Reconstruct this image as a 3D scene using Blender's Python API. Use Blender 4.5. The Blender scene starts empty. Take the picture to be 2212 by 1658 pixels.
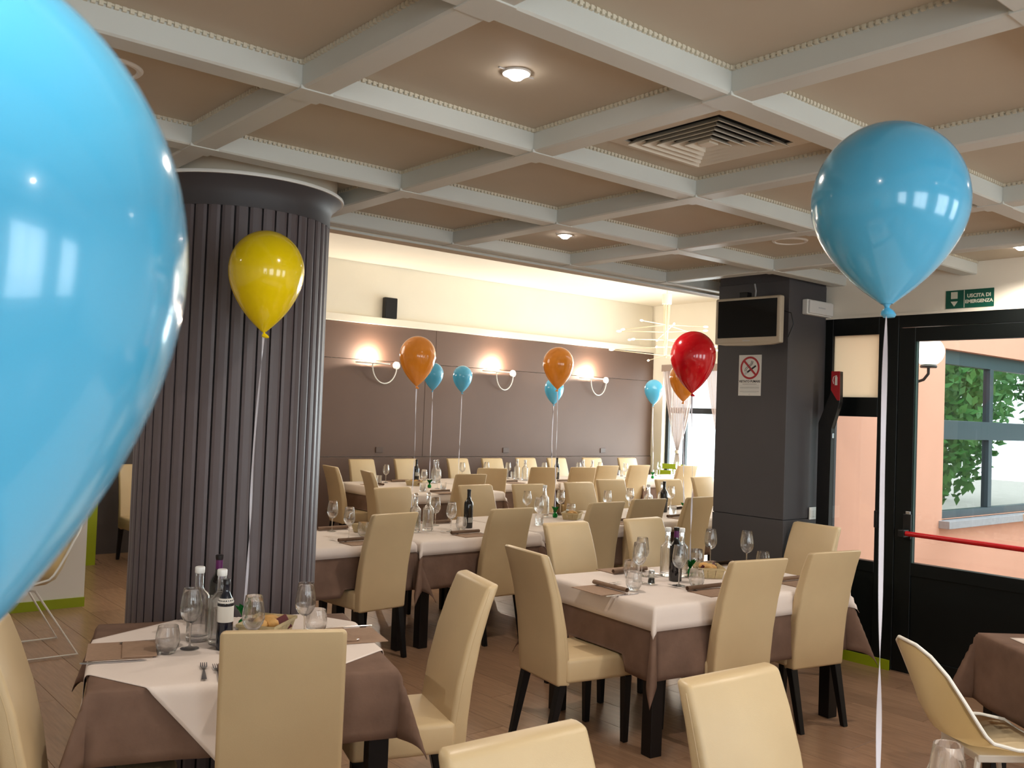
import bpy, bmesh, math, random
from mathutils import Vector, Matrix
random.seed(7)
C = bpy.context.scene.collection
sc = bpy.context.scene
PI = math.pi

# ------------------------------------------------------------------ camera, world, exposure
cam_d = bpy.data.cameras.new('camera'); cam = bpy.data.objects.new('camera', cam_d); C.objects.link(cam)
cam_d.sensor_fit = 'HORIZONTAL'; cam_d.sensor_width = 36.0; cam_d.lens = 2013.72 / 2212 * 36.0
cam_d.clip_start = 0.05; cam_d.clip_end = 300
_r = Vector((0.765578350, -0.642288661, 0.0368112088)); _u = Vector((-0.0479443733, 0.0000991793372, 0.998850002)); _f = Vector((0.641553682, 0.766462827, 0.0307181978))
_m = Matrix(((_r.x, _u.x, -_f.x), (_r.y, _u.y, -_f.y), (_r.z, _u.z, -_f.z))).to_4x4()
_m.translation = (0, 0, 1.70); cam.matrix_world = _m
sc.camera = cam
cam_d.dof.use_dof = True; cam_d.dof.focus_distance = 5.0; cam_d.dof.aperture_fstop = 12.0
sc.view_settings.view_transform = 'Standard'; sc.view_settings.look = 'None'
sc.view_settings.gamma = 1.0; sc.view_settings.use_curve_mapping = False
sc.view_settings.exposure = 0.34
try:
    sc.cycles.max_bounces = 8; sc.cycles.transparent_max_bounces = 12; sc.cycles.diffuse_bounces = 3; sc.cycles.glossy_bounces = 3; sc.cycles.transmission_bounces = 8
    sc.cycles.use_adaptive_sampling = True; sc.cycles.adaptive_threshold = 0.06
    sc.cycles.caustics_reflective = False; sc.cycles.caustics_refractive = False
    sc.cycles.sample_clamp_indirect = 6.0
except Exception:
    pass
W = bpy.data.worlds.new('daylight_sky'); sc.world = W; W.use_nodes = True
_bg = W.node_tree.nodes['Background']; _bg.inputs[0].default_value = (0.86, 0.94, 1.0, 1); _bg.inputs[1].default_value = 2.7

def area(name, loc, rot, sx, sy, power, col):
    l = bpy.data.lights.new(name, 'AREA'); l.shape = 'RECTANGLE'; l.size = sx; l.size_y = sy; l.energy = power; l.color = col
    o = bpy.data.objects.new(name, l); C.objects.link(o); o.location = loc; o.rotation_euler = rot; return o
DAY = (0.88, 0.95, 1.0)
# daylight falling through the real windows of the place (behind the camera, and the far window wall)
WIN_FRONT = [(-1.75, 1.3), (0.55, 1.3), (2.85, 1.3), (5.0, 1.2)]      # centre x, width; wall at y = -2.6
for cx, w in WIN_FRONT:
    area('daylight_window_front', (cx, -2.56, 1.65), (PI / 2, 0, 0), w, 1.4, 19 * w, DAY)
area('daylight_window_side', (13.22, 8.70, 1.45), (PI / 2, 0, PI / 2), 5.0, 2.3, 420, DAY)

# ------------------------------------------------------------------ materials
def lin(c): 
    c = c / 255.0
    return c / 12.92 if c <= 0.04045 else ((c + 0.055) / 1.055) ** 2.4
def rgb(r, g, b): return (lin(r), lin(g), lin(b), 1.0)
MATS = {}
def mat(name, col, rough=0.5, metal=0.0, noise=0.0, nscale=40.0, bump=0.0, bscale=200.0, rand=0.0, spec=0.5, coat=0.0, sss=0.0, trans=0.0, emit=None, estr=0.0, stretch=None, alpha=1.0, sheen=0.0):
    if name in MATS: return MATS[name]
    m = bpy.data.materials.new(name); m.use_nodes = True; nt = m.node_tree; N = nt.nodes; L = nt.links
    p = N['Principled BSDF']
    p.inputs['Base Color'].default_value = col; p.inputs['Roughness'].default_value = rough; p.inputs['Metallic'].default_value = metal
    p.inputs['Specular IOR Level'].default_value = spec; p.inputs['Coat Weight'].default_value = coat
    if sheen: p.inputs['Sheen Weight'].default_value = sheen
    if sss:
        p.inputs['Subsurface Weight'].default_value = sss; p.inputs['Subsurface Radius'].default_value = (0.1, 0.1, 0.1); p.inputs['Subsurface Scale'].default_value = 0.1
    if trans: p.inputs['Transmission Weight'].default_value = trans
    if emit: p.inputs['Emission Color'].default_value = emit; p.inputs['Emission Strength'].default_value = estr
    if alpha < 1: p.inputs['Alpha'].default_value = alpha
    if noise or bump:
        tc = N.new('ShaderNodeTexCoord'); mp = N.new('ShaderNodeMapping'); L.new(tc.outputs['Object'], mp.inputs['Vector'])
        if stretch: mp.inputs['Scale'].default_value = stretch
    if noise or rand:
        prev = None
        if noise:
            n = N.new('ShaderNodeTexNoise'); n.inputs['Scale'].default_value = nscale; n.inputs['Detail'].default_value = 5
            L.new(mp.outputs[0], n.inputs['Vector'])
            r = N.new('ShaderNodeMapRange'); r.inputs[1].default_value = 0.25; r.inputs[2].default_value = 0.75
            r.inputs[3].default_value = 1 - noise; r.inputs[4].default_value = 1 + noise
            L.new(n.outputs['Fac'], r.inputs[0]); prev = r.outputs[0]
        if rand:
            oi = N.new('ShaderNodeObjectInfo'); r2 = N.new('ShaderNodeMapRange'); r2.inputs[3].default_value = 1 - rand; r2.inputs[4].default_value = 1 + rand
            L.new(oi.outputs['Random'], r2.inputs[0])
            if prev is None: prev = r2.outputs[0]
            else:
                mu = N.new('ShaderNodeMath'); mu.operation = 'MULTIPLY'; L.new(prev, mu.inputs[0]); L.new(r2.outputs[0], mu.inputs[1]); prev = mu.outputs[0]
        vm = N.new('ShaderNodeVectorMath'); vm.operation = 'SCALE'; vm.inputs[0].default_value = col[:3]; L.new(prev, vm.inputs['Scale'])
        L.new(vm.outputs[0], p.inputs['Base Color'])
    if bump:
        n = N.new('ShaderNodeTexNoise'); n.inputs['Scale'].default_value = bscale; n.inputs['Detail'].default_value = 3
        L.new(mp.outputs[0], n.inputs['Vector'])
        b = N.new('ShaderNodeBump'); b.inputs['Strength'].default_value = bump; b.inputs['Distance'].default_value = 0.004
        L.new(n.outputs['Fac'], b.inputs['Height']); L.new(b.outputs[0], p.inputs['Normal'])
    MATS[name] = m; return m
def glassy(name, tint=(1, 1, 1, 1), base=0.05, edge=0.5, power=4.0, rough=0.0):
    if name in MATS: return MATS[name]
    m = bpy.data.materials.new(name); m.use_nodes = True; nt = m.node_tree; N = nt.nodes; L = nt.links
    N.remove(N['Principled BSDF']); out = N['Material Output']
    t = N.new('ShaderNodeBsdfTransparent'); t.inputs[0].default_value = tint
    g = N.new('ShaderNodeBsdfGlossy'); g.inputs['Roughness'].default_value = rough; g.inputs[0].default_value = (1, 1, 1, 1)
    f = N.new('ShaderNodeLayerWeight'); f.inputs[0].default_value = 0.5
    pw_ = N.new('ShaderNodeMath'); pw_.operation = 'POWER'; pw_.inputs[1].default_value = power; L.new(f.outputs['Facing'], pw_.inputs[0])
    mu = N.new('ShaderNodeMath'); mu.operation = 'MULTIPLY_ADD'; mu.inputs[1].default_value = edge; mu.inputs[2].default_value = base; mu.use_clamp = True; L.new(pw_.outputs[0], mu.inputs[0])
    mx = N.new('ShaderNodeMixShader'); L.new(mu.outputs[0], mx.inputs[0]); L.new(t.outputs[0], mx.inputs[1]); L.new(g.outputs[0], mx.inputs[2])
    L.new(mx.outputs[0], out.inputs[0]); MATS[name] = m; return m
def real_glass(name, tint=(1, 1, 1, 1), ior=1.48, clear=0.22):
    m = bpy.data.materials.new(name); m.use_nodes = True; nt = m.node_tree; N = nt.nodes; L = nt.links
    N.remove(N['Principled BSDF']); g = N.new('ShaderNodeBsdfGlass'); g.inputs['Color'].default_value = tint; g.inputs['IOR'].default_value = ior; g.inputs['Roughness'].default_value = 0.0
    t = N.new('ShaderNodeBsdfTransparent'); mx = N.new('ShaderNodeMixShader'); mx.inputs[0].default_value = clear
    L.new(g.outputs[0], mx.inputs[1]); L.new(t.outputs[0], mx.inputs[2]); L.new(mx.outputs[0], N['Material Output'].inputs[0]); MATS[name] = m; return m
def translucent(name, col, mixf=0.5):
    m = bpy.data.materials.new(name); m.use_nodes = True; nt = m.node_tree; N = nt.nodes; L = nt.links
    N.remove(N['Principled BSDF']); d = N.new('ShaderNodeBsdfDiffuse'); d.inputs[0].default_value = col; t = N.new('ShaderNodeBsdfTranslucent'); t.inputs[0].default_value = col
    mx = N.new('ShaderNodeMixShader'); mx.inputs[0].default_value = mixf; L.new(d.outputs[0], mx.inputs[1]); L.new(t.outputs[0], mx.inputs[2]); L.new(mx.outputs[0], N['Material Output'].inputs[0]); MATS[name] = m; return m
def emis(name, col, s):
    if name in MATS: return MATS[name]
    m = bpy.data.materials.new(name); m.use_nodes = True; nt = m.node_tree; N = nt.nodes
    N.remove(N['Principled BSDF']); e = N.new('ShaderNodeEmission'); e.inputs[0].default_value = col; e.inputs[1].default_value = s
    nt.links.new(e.outputs[0], N['Material Output'].inputs[0]); MATS[name] = m; return m

M_ceil = mat('ceiling_paint', rgb(194, 183, 164), 0.75, noise=0.03, nscale=3)
M_beam = mat('beam_paint', rgb(207, 209, 203), 0.45, noise=0.02, nscale=5)
M_dent = mat('dentil_paint', rgb(214, 206, 186), 0.6)
M_cream = mat('cream_plaster', rgb(238, 231, 216), 0.8, noise=0.02, nscale=2, bump=0.1, bscale=60)
M_brown = mat('brown_wall_panel', rgb(98, 73, 60), 0.6, noise=0.05, nscale=2, bump=0.06, bscale=120)
M_dark = mat('dark_wall_paint', rgb(70, 62, 60), 0.6, noise=0.05, nscale=3)
M_pillar = mat('pillar_paint', rgb(72, 69, 71), 0.55, noise=0.05, nscale=3, bump=0.05, bscale=90)
M_slat = mat('column_slat_paint', rgb(90, 81, 84), 0.45, noise=0.06, nscale=6, rand=0.05)
M_core = mat('column_core', rgb(40, 36, 38), 0.7)
M_colband = mat('column_band_paint', rgb(66, 63, 66), 0.55, noise=0.04, nscale=4)
M_white = mat('white_lacquer', rgb(236, 234, 228), 0.35)
M_floor = mat('floor_plank_laminate', rgb(150, 117, 92), 0.25, noise=0.14, nscale=5, stretch=(14, 1.0, 14), rand=0.10, bump=0.05, bscale=40)
M_floorb = mat('floor_joint', rgb(70, 54, 42), 0.7)
M_lime = mat('lime_paint', rgb(150, 165, 20), 0.4)
M_chair = mat('cream_leatherette', rgb(205, 180, 140), 0.40, noise=0.03, nscale=8, bump=0.10, bscale=420, rand=0.035)
M_wenge = mat('wenge_leg', rgb(12, 9, 9), 0.38, spec=0.3, noise=0.15, nscale=20)
M_table = mat('dark_table_wood', rgb(16, 12, 12), 0.4, spec=0.3, noise=0.15, nscale=20)
M_bcloth = mat('brown_suede_cloth', rgb(116, 92, 79), 0.9, noise=0.2, nscale=8, bump=0.22, bscale=60, spec=0.15)
M_wcloth = mat('white_cotton_cloth', rgb(226, 212, 203), 0.8, bump=0.1, bscale=18, noise=0.015, nscale=10)
M_napkin = mat('brown_paper_napkin', rgb(152, 123, 101), 0.85, noise=0.08, nscale=60, bump=0.15, bscale=500)
M_steel = mat('polished_steel', rgb(200, 200, 205), 0.16, metal=1.0)
M_glass = real_glass('thin_clear_glass')
M_thick = real_glass('thick_clear_glass', (0.97, 0.985, 0.98, 1), 1.5, 0.15)
M_pane = glassy('window_pane', (0.95, 0.98, 0.97, 1), 0.03, 0.5, 4.0)
M_wine = mat('dark_wine_bottle', rgb(10, 8, 12), 0.06, spec=0.6, coat=0.4)
M_vinegar = mat('dark_blue_bottle', rgb(22, 26, 40), 0.08, spec=0.6)
M_capsule = mat('purple_capsule', rgb(88, 22, 84), 0.3)
M_capblack = mat('black_capsule', rgb(18, 14, 18), 0.3)
M_paper = mat('label_paper', rgb(225, 222, 215), 0.7)
M_ink = mat('print_ink', rgb(40, 38, 42), 0.7)
M_cap = mat('white_cap', rgb(230, 230, 228), 0.4)
M_veneer = mat('wood_chip_veneer', rgb(196, 176, 134), 0.65, noise=0.15, nscale=30, stretch=(1, 1, 6), rand=0.06)
M_bread = mat('bread_crust', rgb(206, 158, 92), 0.7, noise=0.18, nscale=30, bump=0.3, bscale=80, rand=0.12)
M_foil = mat('green_foil', rgb(10, 130, 50), 0.22, metal=0.35, bump=0.4, bscale=60)
M_ribbon = mat('white_ribbon', rgb(238, 236, 244), 0.35)
M_black = mat('black_plastic', rgb(14, 14, 15), 0.4)
M_frame = mat('dark_green_metal', rgb(9, 14, 14), 0.4, spec=0.3)
M_edge = mat('frame_edge_green', rgb(40, 66, 62), 0.4)
M_red = mat('red_lacquer', rgb(190, 18, 24), 0.3)
M_redsign = mat('red_sign', rgb(170, 28, 36), 0.5)
M_green = mat('sign_green', rgb(8, 82, 66), 0.45)
M_screen = mat('tv_screen', rgb(6, 6, 8), 0.12, spec=0.35)
M_tv = mat('tv_casing', rgb(190, 176, 154), 0.4)
M_grey = mat('grey_plastic', rgb(190, 190, 190), 0.5)
M_peach = mat('peach_render', rgb(226, 168, 142), 0.85, noise=0.03, nscale=3, bump=0.12, bscale=50)
M_alu = mat('grey_blue_aluminium', rgb(70, 84, 92), 0.35)
M_stone = mat('stone_sill', rgb(168, 166, 170), 0.6, noise=0.1, nscale=30)
M_curtain = mat('sheer_curtain', rgb(196, 178, 172), 0.8, trans=0.0, alpha=0.86)
M_globe = emis('lit_globe', (1.0, 0.93, 0.80, 1), 4.0)
M_bulb = emis('warm_bulb', (1.0, 0.86, 0.62, 1), 7.0)
M_spot = emis('downlight_lens', (1.0, 0.90, 0.82, 1), 40.0)
M_leaf = mat('tree_leaf', rgb(70, 128, 62), 0.5, rand=0.3, noise=0.35, nscale=2)
M_bark = mat('tree_bark', rgb(70, 58, 48), 0.9, noise=0.2, nscale=20)
M_ground = mat('outdoor_paving', rgb(170, 165, 155), 0.8, noise=0.1, nscale=3)
M_frost = translucent('frosted_glass', rgb(248, 238, 218), 0.75)
M_vent = mat('vent_white', rgb(220, 212, 196), 0.5)
M_vdark = mat('vent_dark', rgb(18, 18, 20), 0.7)
M_shell = mat('white_shell_plastic', rgb(226, 208, 172), 0.35)
M_wire = mat('white_wire', rgb(228, 222, 212), 0.35)
M_brass = mat('cream_metal', rgb(236, 222, 190), 0.35, metal=0.2)

# ------------------------------------------------------------------ mesh helpers
def mesh_from(bm, name, m, smooth=False, bevel=0.0, seg=2, fix=True):
    if bevel:
        bmesh.ops.bevel(bm, geom=[e for e in bm.edges], offset=bevel, segments=seg, profile=0.5, affect='EDGES', clamp_overlap=True)
    if fix: bmesh.ops.recalc_face_normals(bm, faces=bm.faces)
    me = bpy.data.meshes.new(name); bm.to_mesh(me); bm.free()
    if m: me.materials.append(m)
    if smooth:
        for p in me.polygons: p.use_smooth = True
        try: me.set_sharp_from_angle(angle=math.radians(40))
        except Exception: pass
    return me
def box(bm, lo, hi):
    x0, y0, z0 = lo; x1, y1, z1 = hi
    v = [bm.verts.new(p) for p in ((x0,y0,z0),(x1,y0,z0),(x1,y1,z0),(x0,y1,z0),(x0,y0,z1),(x1,y0,z1),(x1,y1,z1),(x0,y1,z1))]
    for f in ((3,2,1,0),(4,5,6,7),(0,1,5,4),(1,2,6,5),(2,3,7,6),(3,0,4,7)): bm.faces.new([v[i] for i in f])
    return v
def lathe(bm, prof, seg=20, cx=0, cy=0, close=True):
    rings = []
    for r, z in prof:
        if r < 1e-5: rings.append([bm.verts.new((cx, cy, z))])
        else: rings.append([bm.verts.new((cx + r*math.cos(2*PI*i/seg), cy + r*math.sin(2*PI*i/seg), z)) for i in range(seg)])
    for a, b in zip(rings, rings[1:]):
        for i in range(seg):
            j = (i+1) % seg
            if len(a) == 1 and len(b) == 1: break
            if len(a) == 1: bm.faces.new((a[0], b[j], b[i]))
            elif len(b) == 1: bm.faces.new((a[i], a[j], b[0]))
            else: bm.faces.new((a[i], a[j], b[j], b[i]))
def prism(bm, poly, axis, a, b):
    # poly: 2D list; axis: 'x','y','z' extruded from a to b
    def P(u, v, w): return {'x': (w, u, v), 'y': (u, w, v), 'z': (u, v, w)}[axis]
    A = [bm.verts.new(P(u, v, a)) for u, v in poly]; B = [bm.verts.new(P(u, v, b)) for u, v in poly]; n = len(poly)
    bm.faces.new(A); bm.faces.new(B[::-1])
    for i in range(n): bm.faces.new((A[i], B[i], B[(i+1) % n], A[(i+1) % n]))
def tube(bm, pts, r, seg=8, cap=True):
    pts = [Vector(p) for p in pts]; n = len(pts)
    rr = r if isinstance(r, (list, tuple)) else [r]*n
    up = None; rings = []
    for i, p in enumerate(pts):
        t = (pts[min(i+1, n-1)] - pts[max(i-1, 0)]).normalized()
        if up is None:
            up = Vector((0, 0, 1)) if abs(t.z) < 0.9 else Vector((1, 0, 0))
        s = t.cross(up).normalized(); up = s.cross(t).normalized()
        rings.append([bm.verts.new(p + (s*math.cos(2*PI*k/seg) + up*math.sin(2*PI*k/seg))*rr[i]) for k in range(seg)])
    for a, b in zip(rings, rings[1:]):
        for k in range(seg): bm.faces.new((a[k], a[(k+1) % seg], b[(k+1) % seg], b[k]))
    if cap: bm.faces.new(rings[0][::-1]); bm.faces.new(rings[-1])
def taper(bm, x0, y0, x1, y1, z0, z1, s0, s1):
    # square leg from (x0,y0,z0) half size s0 to (x1,y1,z1) half size s1
    a = [bm.verts.new((x0+dx*s0, y0+dy*s0, z0)) for dx, dy in ((-1,-1),(1,-1),(1,1),(-1,1))]
    b = [bm.verts.new((x1+dx*s1, y1+dy*s1, z1)) for dx, dy in ((-1,-1),(1,-1),(1,1),(-1,1))]
    bm.faces.new(a[::-1]); bm.faces.new(b)
    for i in range(4): bm.faces.new((a[i], a[(i+1)%4], b[(i+1)%4], b[i]))
def boxm(name, lo, hi, m, bevel=0.0):
    bm = bmesh.new(); box(bm, lo, hi); return mesh_from(bm, name, m, bevel=bevel)
def latm(name, prof, m, seg=20, smooth=True):
    bm = bmesh.new(); lathe(bm, prof, seg); return mesh_from(bm, name, m, smooth=smooth)
def obj(name, me, parent=None, loc=None, rot=None):
    o = bpy.data.objects.new(name, me); C.objects.link(o)
    if parent: o.parent = parent
    if loc: o.location = loc
    if rot: o.rotation_euler = rot
    return o
def tag(o, label, cat, group=None, kind=None):
    o['label'] = label; o['category'] = cat
    if group: o['group'] = group
    if kind: o['kind'] = kind
    return o
def thing(name, label, cat, loc=(0,0,0), rz=0.0, group=None):
    o = bpy.data.objects.new(name, None); C.objects.link(o); o.empty_display_size = 0.1
    o.location = loc; o.rotation_euler = (0, 0, rz)
    return tag(o, label, cat, group)
def struct(name, me, label=None, cat=None, loc=None):
    o = obj(name, me, None, loc); o['kind'] = 'structure'
    if label: o['label'] = label
    if cat: o['category'] = cat
    return o
def make(proto, name, label, cat, loc, rz=0.0, group=None):
    t = thing(name, label, cat, loc, rz, group)
    for pn, me, subs in proto:
        p = obj(pn, me, t)
        for sn, sm in subs: obj(sn, sm, p)
    return t
def text_mesh(s, size, m, depth=0.001, bold=0.0, align='CENTER'):
    cu = bpy.data.curves.new('txt', 'FONT'); cu.body = s; cu.size = size; cu.extrude = depth; cu.align_x = align; cu.align_y = 'CENTER'; cu.offset = bold; cu.resolution_u = 3
    o = bpy.data.objects.new('txt', cu); C.objects.link(o); bpy.context.view_layer.update()
    me = bpy.data.meshes.new_from_object(o.evaluated_get(bpy.context.evaluated_depsgraph_get())); 
    bpy.data.objects.remove(o); me.materials.clear(); me.materials.append(m); return me

# ------------------------------------------------------------------ the setting
XW, YB, XS = 6.303, 11.5, 12.95         # door wall, back wall, far window wall
YF, XL = -2.6, -3.2                      # wall behind the camera, left wall
ZC, ZB, ZU = 2.818, 2.73, 3.75           # coffer panels, beam undersides, upper ceiling
U0, DU, V0, DV, BW = 1.376, 1.0012, 1.8145, 0.948, 0.106
YE = 4.93                                # edge of the coffered ceiling

# floor: slab plus planks running along y
floor = struct('floor', boxm('floor', (XL, YF, -0.10), (XS, YB, -0.009), M_floorb), 'brown wood laminate floor laid in long planks', 'floor')
PW, PL = 0.26, 1.30
pm = boxm('plank', (0.0012, 0.0012, -0.0095), (PW-0.0012, PL-0.0012, 0.0), M_floor, bevel=0.0008)
planks = []
ix = 0; x = XL
while x < XS - 0.02:
    y = YF - (ix * 0.433) % PL
    while y < YB:
        y0 = max(y, YF); y1 = min(y+PL, YB); x1 = min(x+PW, XS)
        if y1 - y0 > 0.02: planks.append((x, y0, x1, y1, y))
        y += PL
    x += PW; ix += 1
def pscore(p):
    cx, cy = (p[0]+p[2])/2, (p[1]+p[3])/2
    az = math.degrees(math.atan2(cy, cx)); d = math.hypot(cx, cy)
    if cy > 8.0 and cx < 2.2: d += 6
    return d + (0 if (15 < az < 84 and cx > 0 and cy > 0) else 100) + (0 if (cx < XW or cy > 4.5) else 50)
planks.sort(key=pscore)
rest = bmesh.new()
for i, (x0, y0, x1, y1, yy) in enumerate(planks):
    if i < 295:
        full = abs((y1-y0)-PL) < 1e-6 and abs((x1-x0)-PW) < 1e-6
        if full: obj('plank', pm, floor, (x0, y0, 0))
        else: obj('plank', boxm('plank', (0.0012, 0.0012, -0.0095), (x1-x0-0.0012, y1-y0-0.0012, 0.0), M_floor), floor, (x0, y0, 0))
    else: box(rest, (x0+0.0012, y0+0.0012, -0.0095), (x1-0.0012, y1-0.0012, 0.0))
ro = obj('planking', mesh_from(rest, 'planking', M_floor), floor); ro['kind'] = 'stuff'

# coffered ceiling
ceil = struct('ceiling', boxm('ceiling', (XL, YF, ZC+0.01), (XW+0.3, YE, ZC+0.12), M_ceil), 'cream coffered ceiling with white crossing beams and dentil trim', 'ceiling')
KS = range(-4, 6); VS = range(-4, 4)
pw, pl = DU - BW, DV - BW
panel_me = boxm('panel', (-pw/2, -pl/2, 0), (pw/2, pl/2, 0.009), M_ceil)
def beam_mesh(name, L, along):
    bm = bmesh.new(); h = ZC - ZB
    prof = [(0, 0), (0.004, -0.0), (0.004, 0.0)]
    w = BW
    poly = [(-w/2+0.008, 0.0), (w/2-0.008, 0.0), (w/2, 0.006), (w/2, h), (-w/2, h), (-w/2, 0.006)]
    prism(bm, poly, 'y' if along == 'y' else 'x', -L/2, L/2) if along == 'y' else prism(bm, [(u, v) for u, v in poly], 'x', -L/2, L/2)
    return mesh_from(bm, name, M_beam)
beam_x = beam_mesh('beam', pw - 0.003, 'x'); beam_y = beam_mesh('beam', pl - 0.003, 'y')
def dentil(L, n):
    bm = bmesh.new(); st = L / n
    box(bm, (-L/2, -0.002, -0.006), (L/2, 0.004, 0.0))
    for i in range(n):
        x = -L/2 + i*st; box(bm, (x+st*0.22, -0.006, -0.014), (x+st*0.78, 0.004, -0.0005))
    return mesh_from(bm, 'dentil_trim', M_dent)
den_x = dentil(pw, 42); den_y = dentil(pl, 40)
cross_bm = bmesh.new(); box(cross_bm, (-BW/2-0.001, -BW/2-0.001, 0), (BW/2+0.001, BW/2+0.001, ZC-ZB+0.004)); box(cross_bm, (-BW/2-0.006, -BW/2-0.006, -0.004), (BW/2+0.006, BW/2+0.006, 0.010))
cross_me = mesh_from(cross_bm, 'crossing_cap', M_beam, bevel=0.0015, seg=1)
for k in KS:
    xf = U0 + k*DU; cx = xf - pw/2
    for v in VS:
        yf = V0 + v*DV; cy = yf - pl/2
        if cx > XW: continue
        obj('panel', panel_me, ceil, (cx, cy, ZC))
        # beam beyond the coffer in y (runs along x) and beyond it in x (runs along y), with the crossing
        obj('beam', beam_x, ceil, (cx, yf + BW/2, ZB))
        if xf + BW < XW + 0.25: 
            obj('beam', beam_y, ceil, (xf + BW/2, cy, ZB))
            obj('crossing_cap', cross_me, ceil, (xf + BW/2, yf + BW/2, ZB))
        obj('dentil_trim', den_x, ceil, (cx, yf - 0.004, ZC), (0, 0, 0))
        obj('dentil_trim', den_y, ceil, (xf - 0.004, cy, ZC), (0, 0, -PI/2))
# the edge of the lower ceiling: broad soffit, thin lip, bulkhead up to the high ceiling
yl = V0 + 3*DV + BW
bm = bmesh.new(); box(bm, (XL, yl, ZB-0.004), (XW+0.3, YE, ZC+0.01)); obj('soffit', mesh_from(bm, 'soffit', mat('soffit_paint', rgb(205, 186, 160), 0.6)), ceil)
bm = bmesh.new(); box(bm, (XL, yl-0.004, ZB-0.016), (XW+0.3, yl+0.012, ZB-0.004)); obj('soffit_lip', mesh_from(bm, 'soffit_lip', M_beam), ceil)
struct('trim_1', boxm('bulkhead', (XL, YE-0.12, ZC+0.12), (XW+0.3, YE, ZU), M_cream), 'cream bulkhead above the coffered ceiling edge', 'trim')
ceil2 = struct('ceiling_back', boxm('ceiling_back', (XL, YE-0.12, ZU), (XS+0.3, YB+0.3, ZU+0.1), M_cream), 'smooth cream ceiling of the higher rear room', 'ceiling')

# back wall: cream top, white ledge, brown panelling in separate boards
wb = struct('wall_back', boxm('wall_back', (XL, YB, 0), (XS+0.3, YB+0.2, ZU), M_cream), 'back wall with brown panelling below a white ledge', 'wall')
obj('ledge', boxm('ledge', (XL, YB-0.10, 2.885), (XS, YB, 2.985), M_cream, 0.004), wb)
def panels(parent, rows, xs, y0, t, m):
    for z0, z1, dt in rows:
        for a, b in zip(xs[(z0, z1)][:-1], xs[(z0, z1)][1:]):
            obj('wall_panel', boxm('wall_panel', (a+0.003, y0-t-dt, z0+0.003), (b-0.003, y0, z1-0.003), m, 0.002), parent)
rows = [(0.0, 1.0, 0.014), (1.0, 2.37, 0.0), (2.37, 2.885, 0.004)]
xs = {(0.0, 1.0): [3.62, 5.4, 7.72, 10.50, XS], (1.0, 2.37): [3.62, 5.4, 7.9, 10.497, XS], (2.37, 2.885): [3.62, 5.6, 8.07, XS]}
panels(wb, rows, xs, YB, 0.05, M_brown)
for xo in (7.15, 9.5, 11.7):
    o = obj('wall_socket', boxm('wall_socket', (xo-0.06, YB-0.062, 1.06), (xo+0.06, YB-0.05, 1.14), mat('brown_socket', rgb(84, 62, 51), 0.5), 0.003), wb)
struct('wall_alcove', boxm('wall_alcove', (XL, 10.64, 0), (3.6, YB, ZU), M_dark), 'dark recessed wall behind the fluted column', 'wall')
# white partition at the left with lime skirting
wp_ = struct('wall_partition', boxm('wall_partition', (XL, 8.06, 0), (2.285, 8.26, ZU), M_white), 'white partition wall with lime green skirting', 'wall')
struct('baseboard_partition', boxm('baseboard', (XL, 8.045, 0), (2.287, 8.06, 0.075), M_lime), 'lime green skirting on the white partition', 'baseboard')
struct('trim_2', boxm('trim', (2.80, 9.98, 0), (2.92, 10.10, 2.2), M_lime), 'lime green door post beside the dark wall', 'trim')
# left wall, walls behind the camera with their windows
struct('wall_left', boxm('wall_left', (XL-0.2, YF, 0), (XL, YB, ZU), M_cream), 'plain cream wall on the left', 'wall')
bm = bmesh.new()
edges = [XL] + [e for cx, w in WIN_FRONT for e in (cx-w/2, cx+w/2)] + [XW+0.2]
for a, b in zip(edges[0::2], edges[1::2]): box(bm, (a, YF-0.2, 0), (b, YF, ZC+0.1))
for cx, w in WIN_FRONT: box(bm, (cx-w/2, YF-0.2, 0), (cx+w/2, YF, 0.9)); box(bm, (cx-w/2, YF-0.2, 2.40), (cx+w/2, YF, ZC+0.1))
struct('wall_front', mesh_from(bm, 'wall_front', M_cream), 'cream wall with wide windows behind the viewer', 'wall')
for i, (cx, w) in enumerate(WIN_FRONT):
    bm = bmesh.new()
    for a, b, c, d in ((cx-w/2, cx+w/2, 0.90, 0.97), (cx-w/2, cx+w/2, 2.33, 2.40), (cx-w/2, cx-w/2+0.07, 0.97, 2.33), (cx+w/2-0.07, cx+w/2, 0.97, 2.33), (cx-0.03, cx+0.03, 0.97, 2.33)):
        box(bm, (a, YF-0.12, c), (b, YF-0.06, d))
    wo = struct('window_%d' % (i+2), mesh_from(bm, 'window', M_frame), None, None)
    obj('pane', boxm('pane', (cx-w/2+0.07, YF-0.10, 0.97), (cx+w/2-0.07, YF-0.09, 2.33), M_pane), wo)

# door wall: beige wall above and beside the dark metal screen
DY0, DY1, DZT = 3.863, 2.05, 2.485
bm = bmesh.new()
box(bm, (XW, DY1, DZT), (XW+0.2, DY0+0.14, ZC+0.1)); box(bm, (XW, YF, 0), (XW+0.2, DY1, ZC+0.1))
wr = struct('wall_right', mesh_from(bm, 'wall_right', M_cream), 'cream wall above and beside the dark glazed door', 'wall')
struct('trim_3', boxm('trim', (XW-0.012, DY1, DZT), (XW, DY0, DZT+0.018), M_cream), 'thin cream moulding over the door frame', 'trim')
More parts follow.
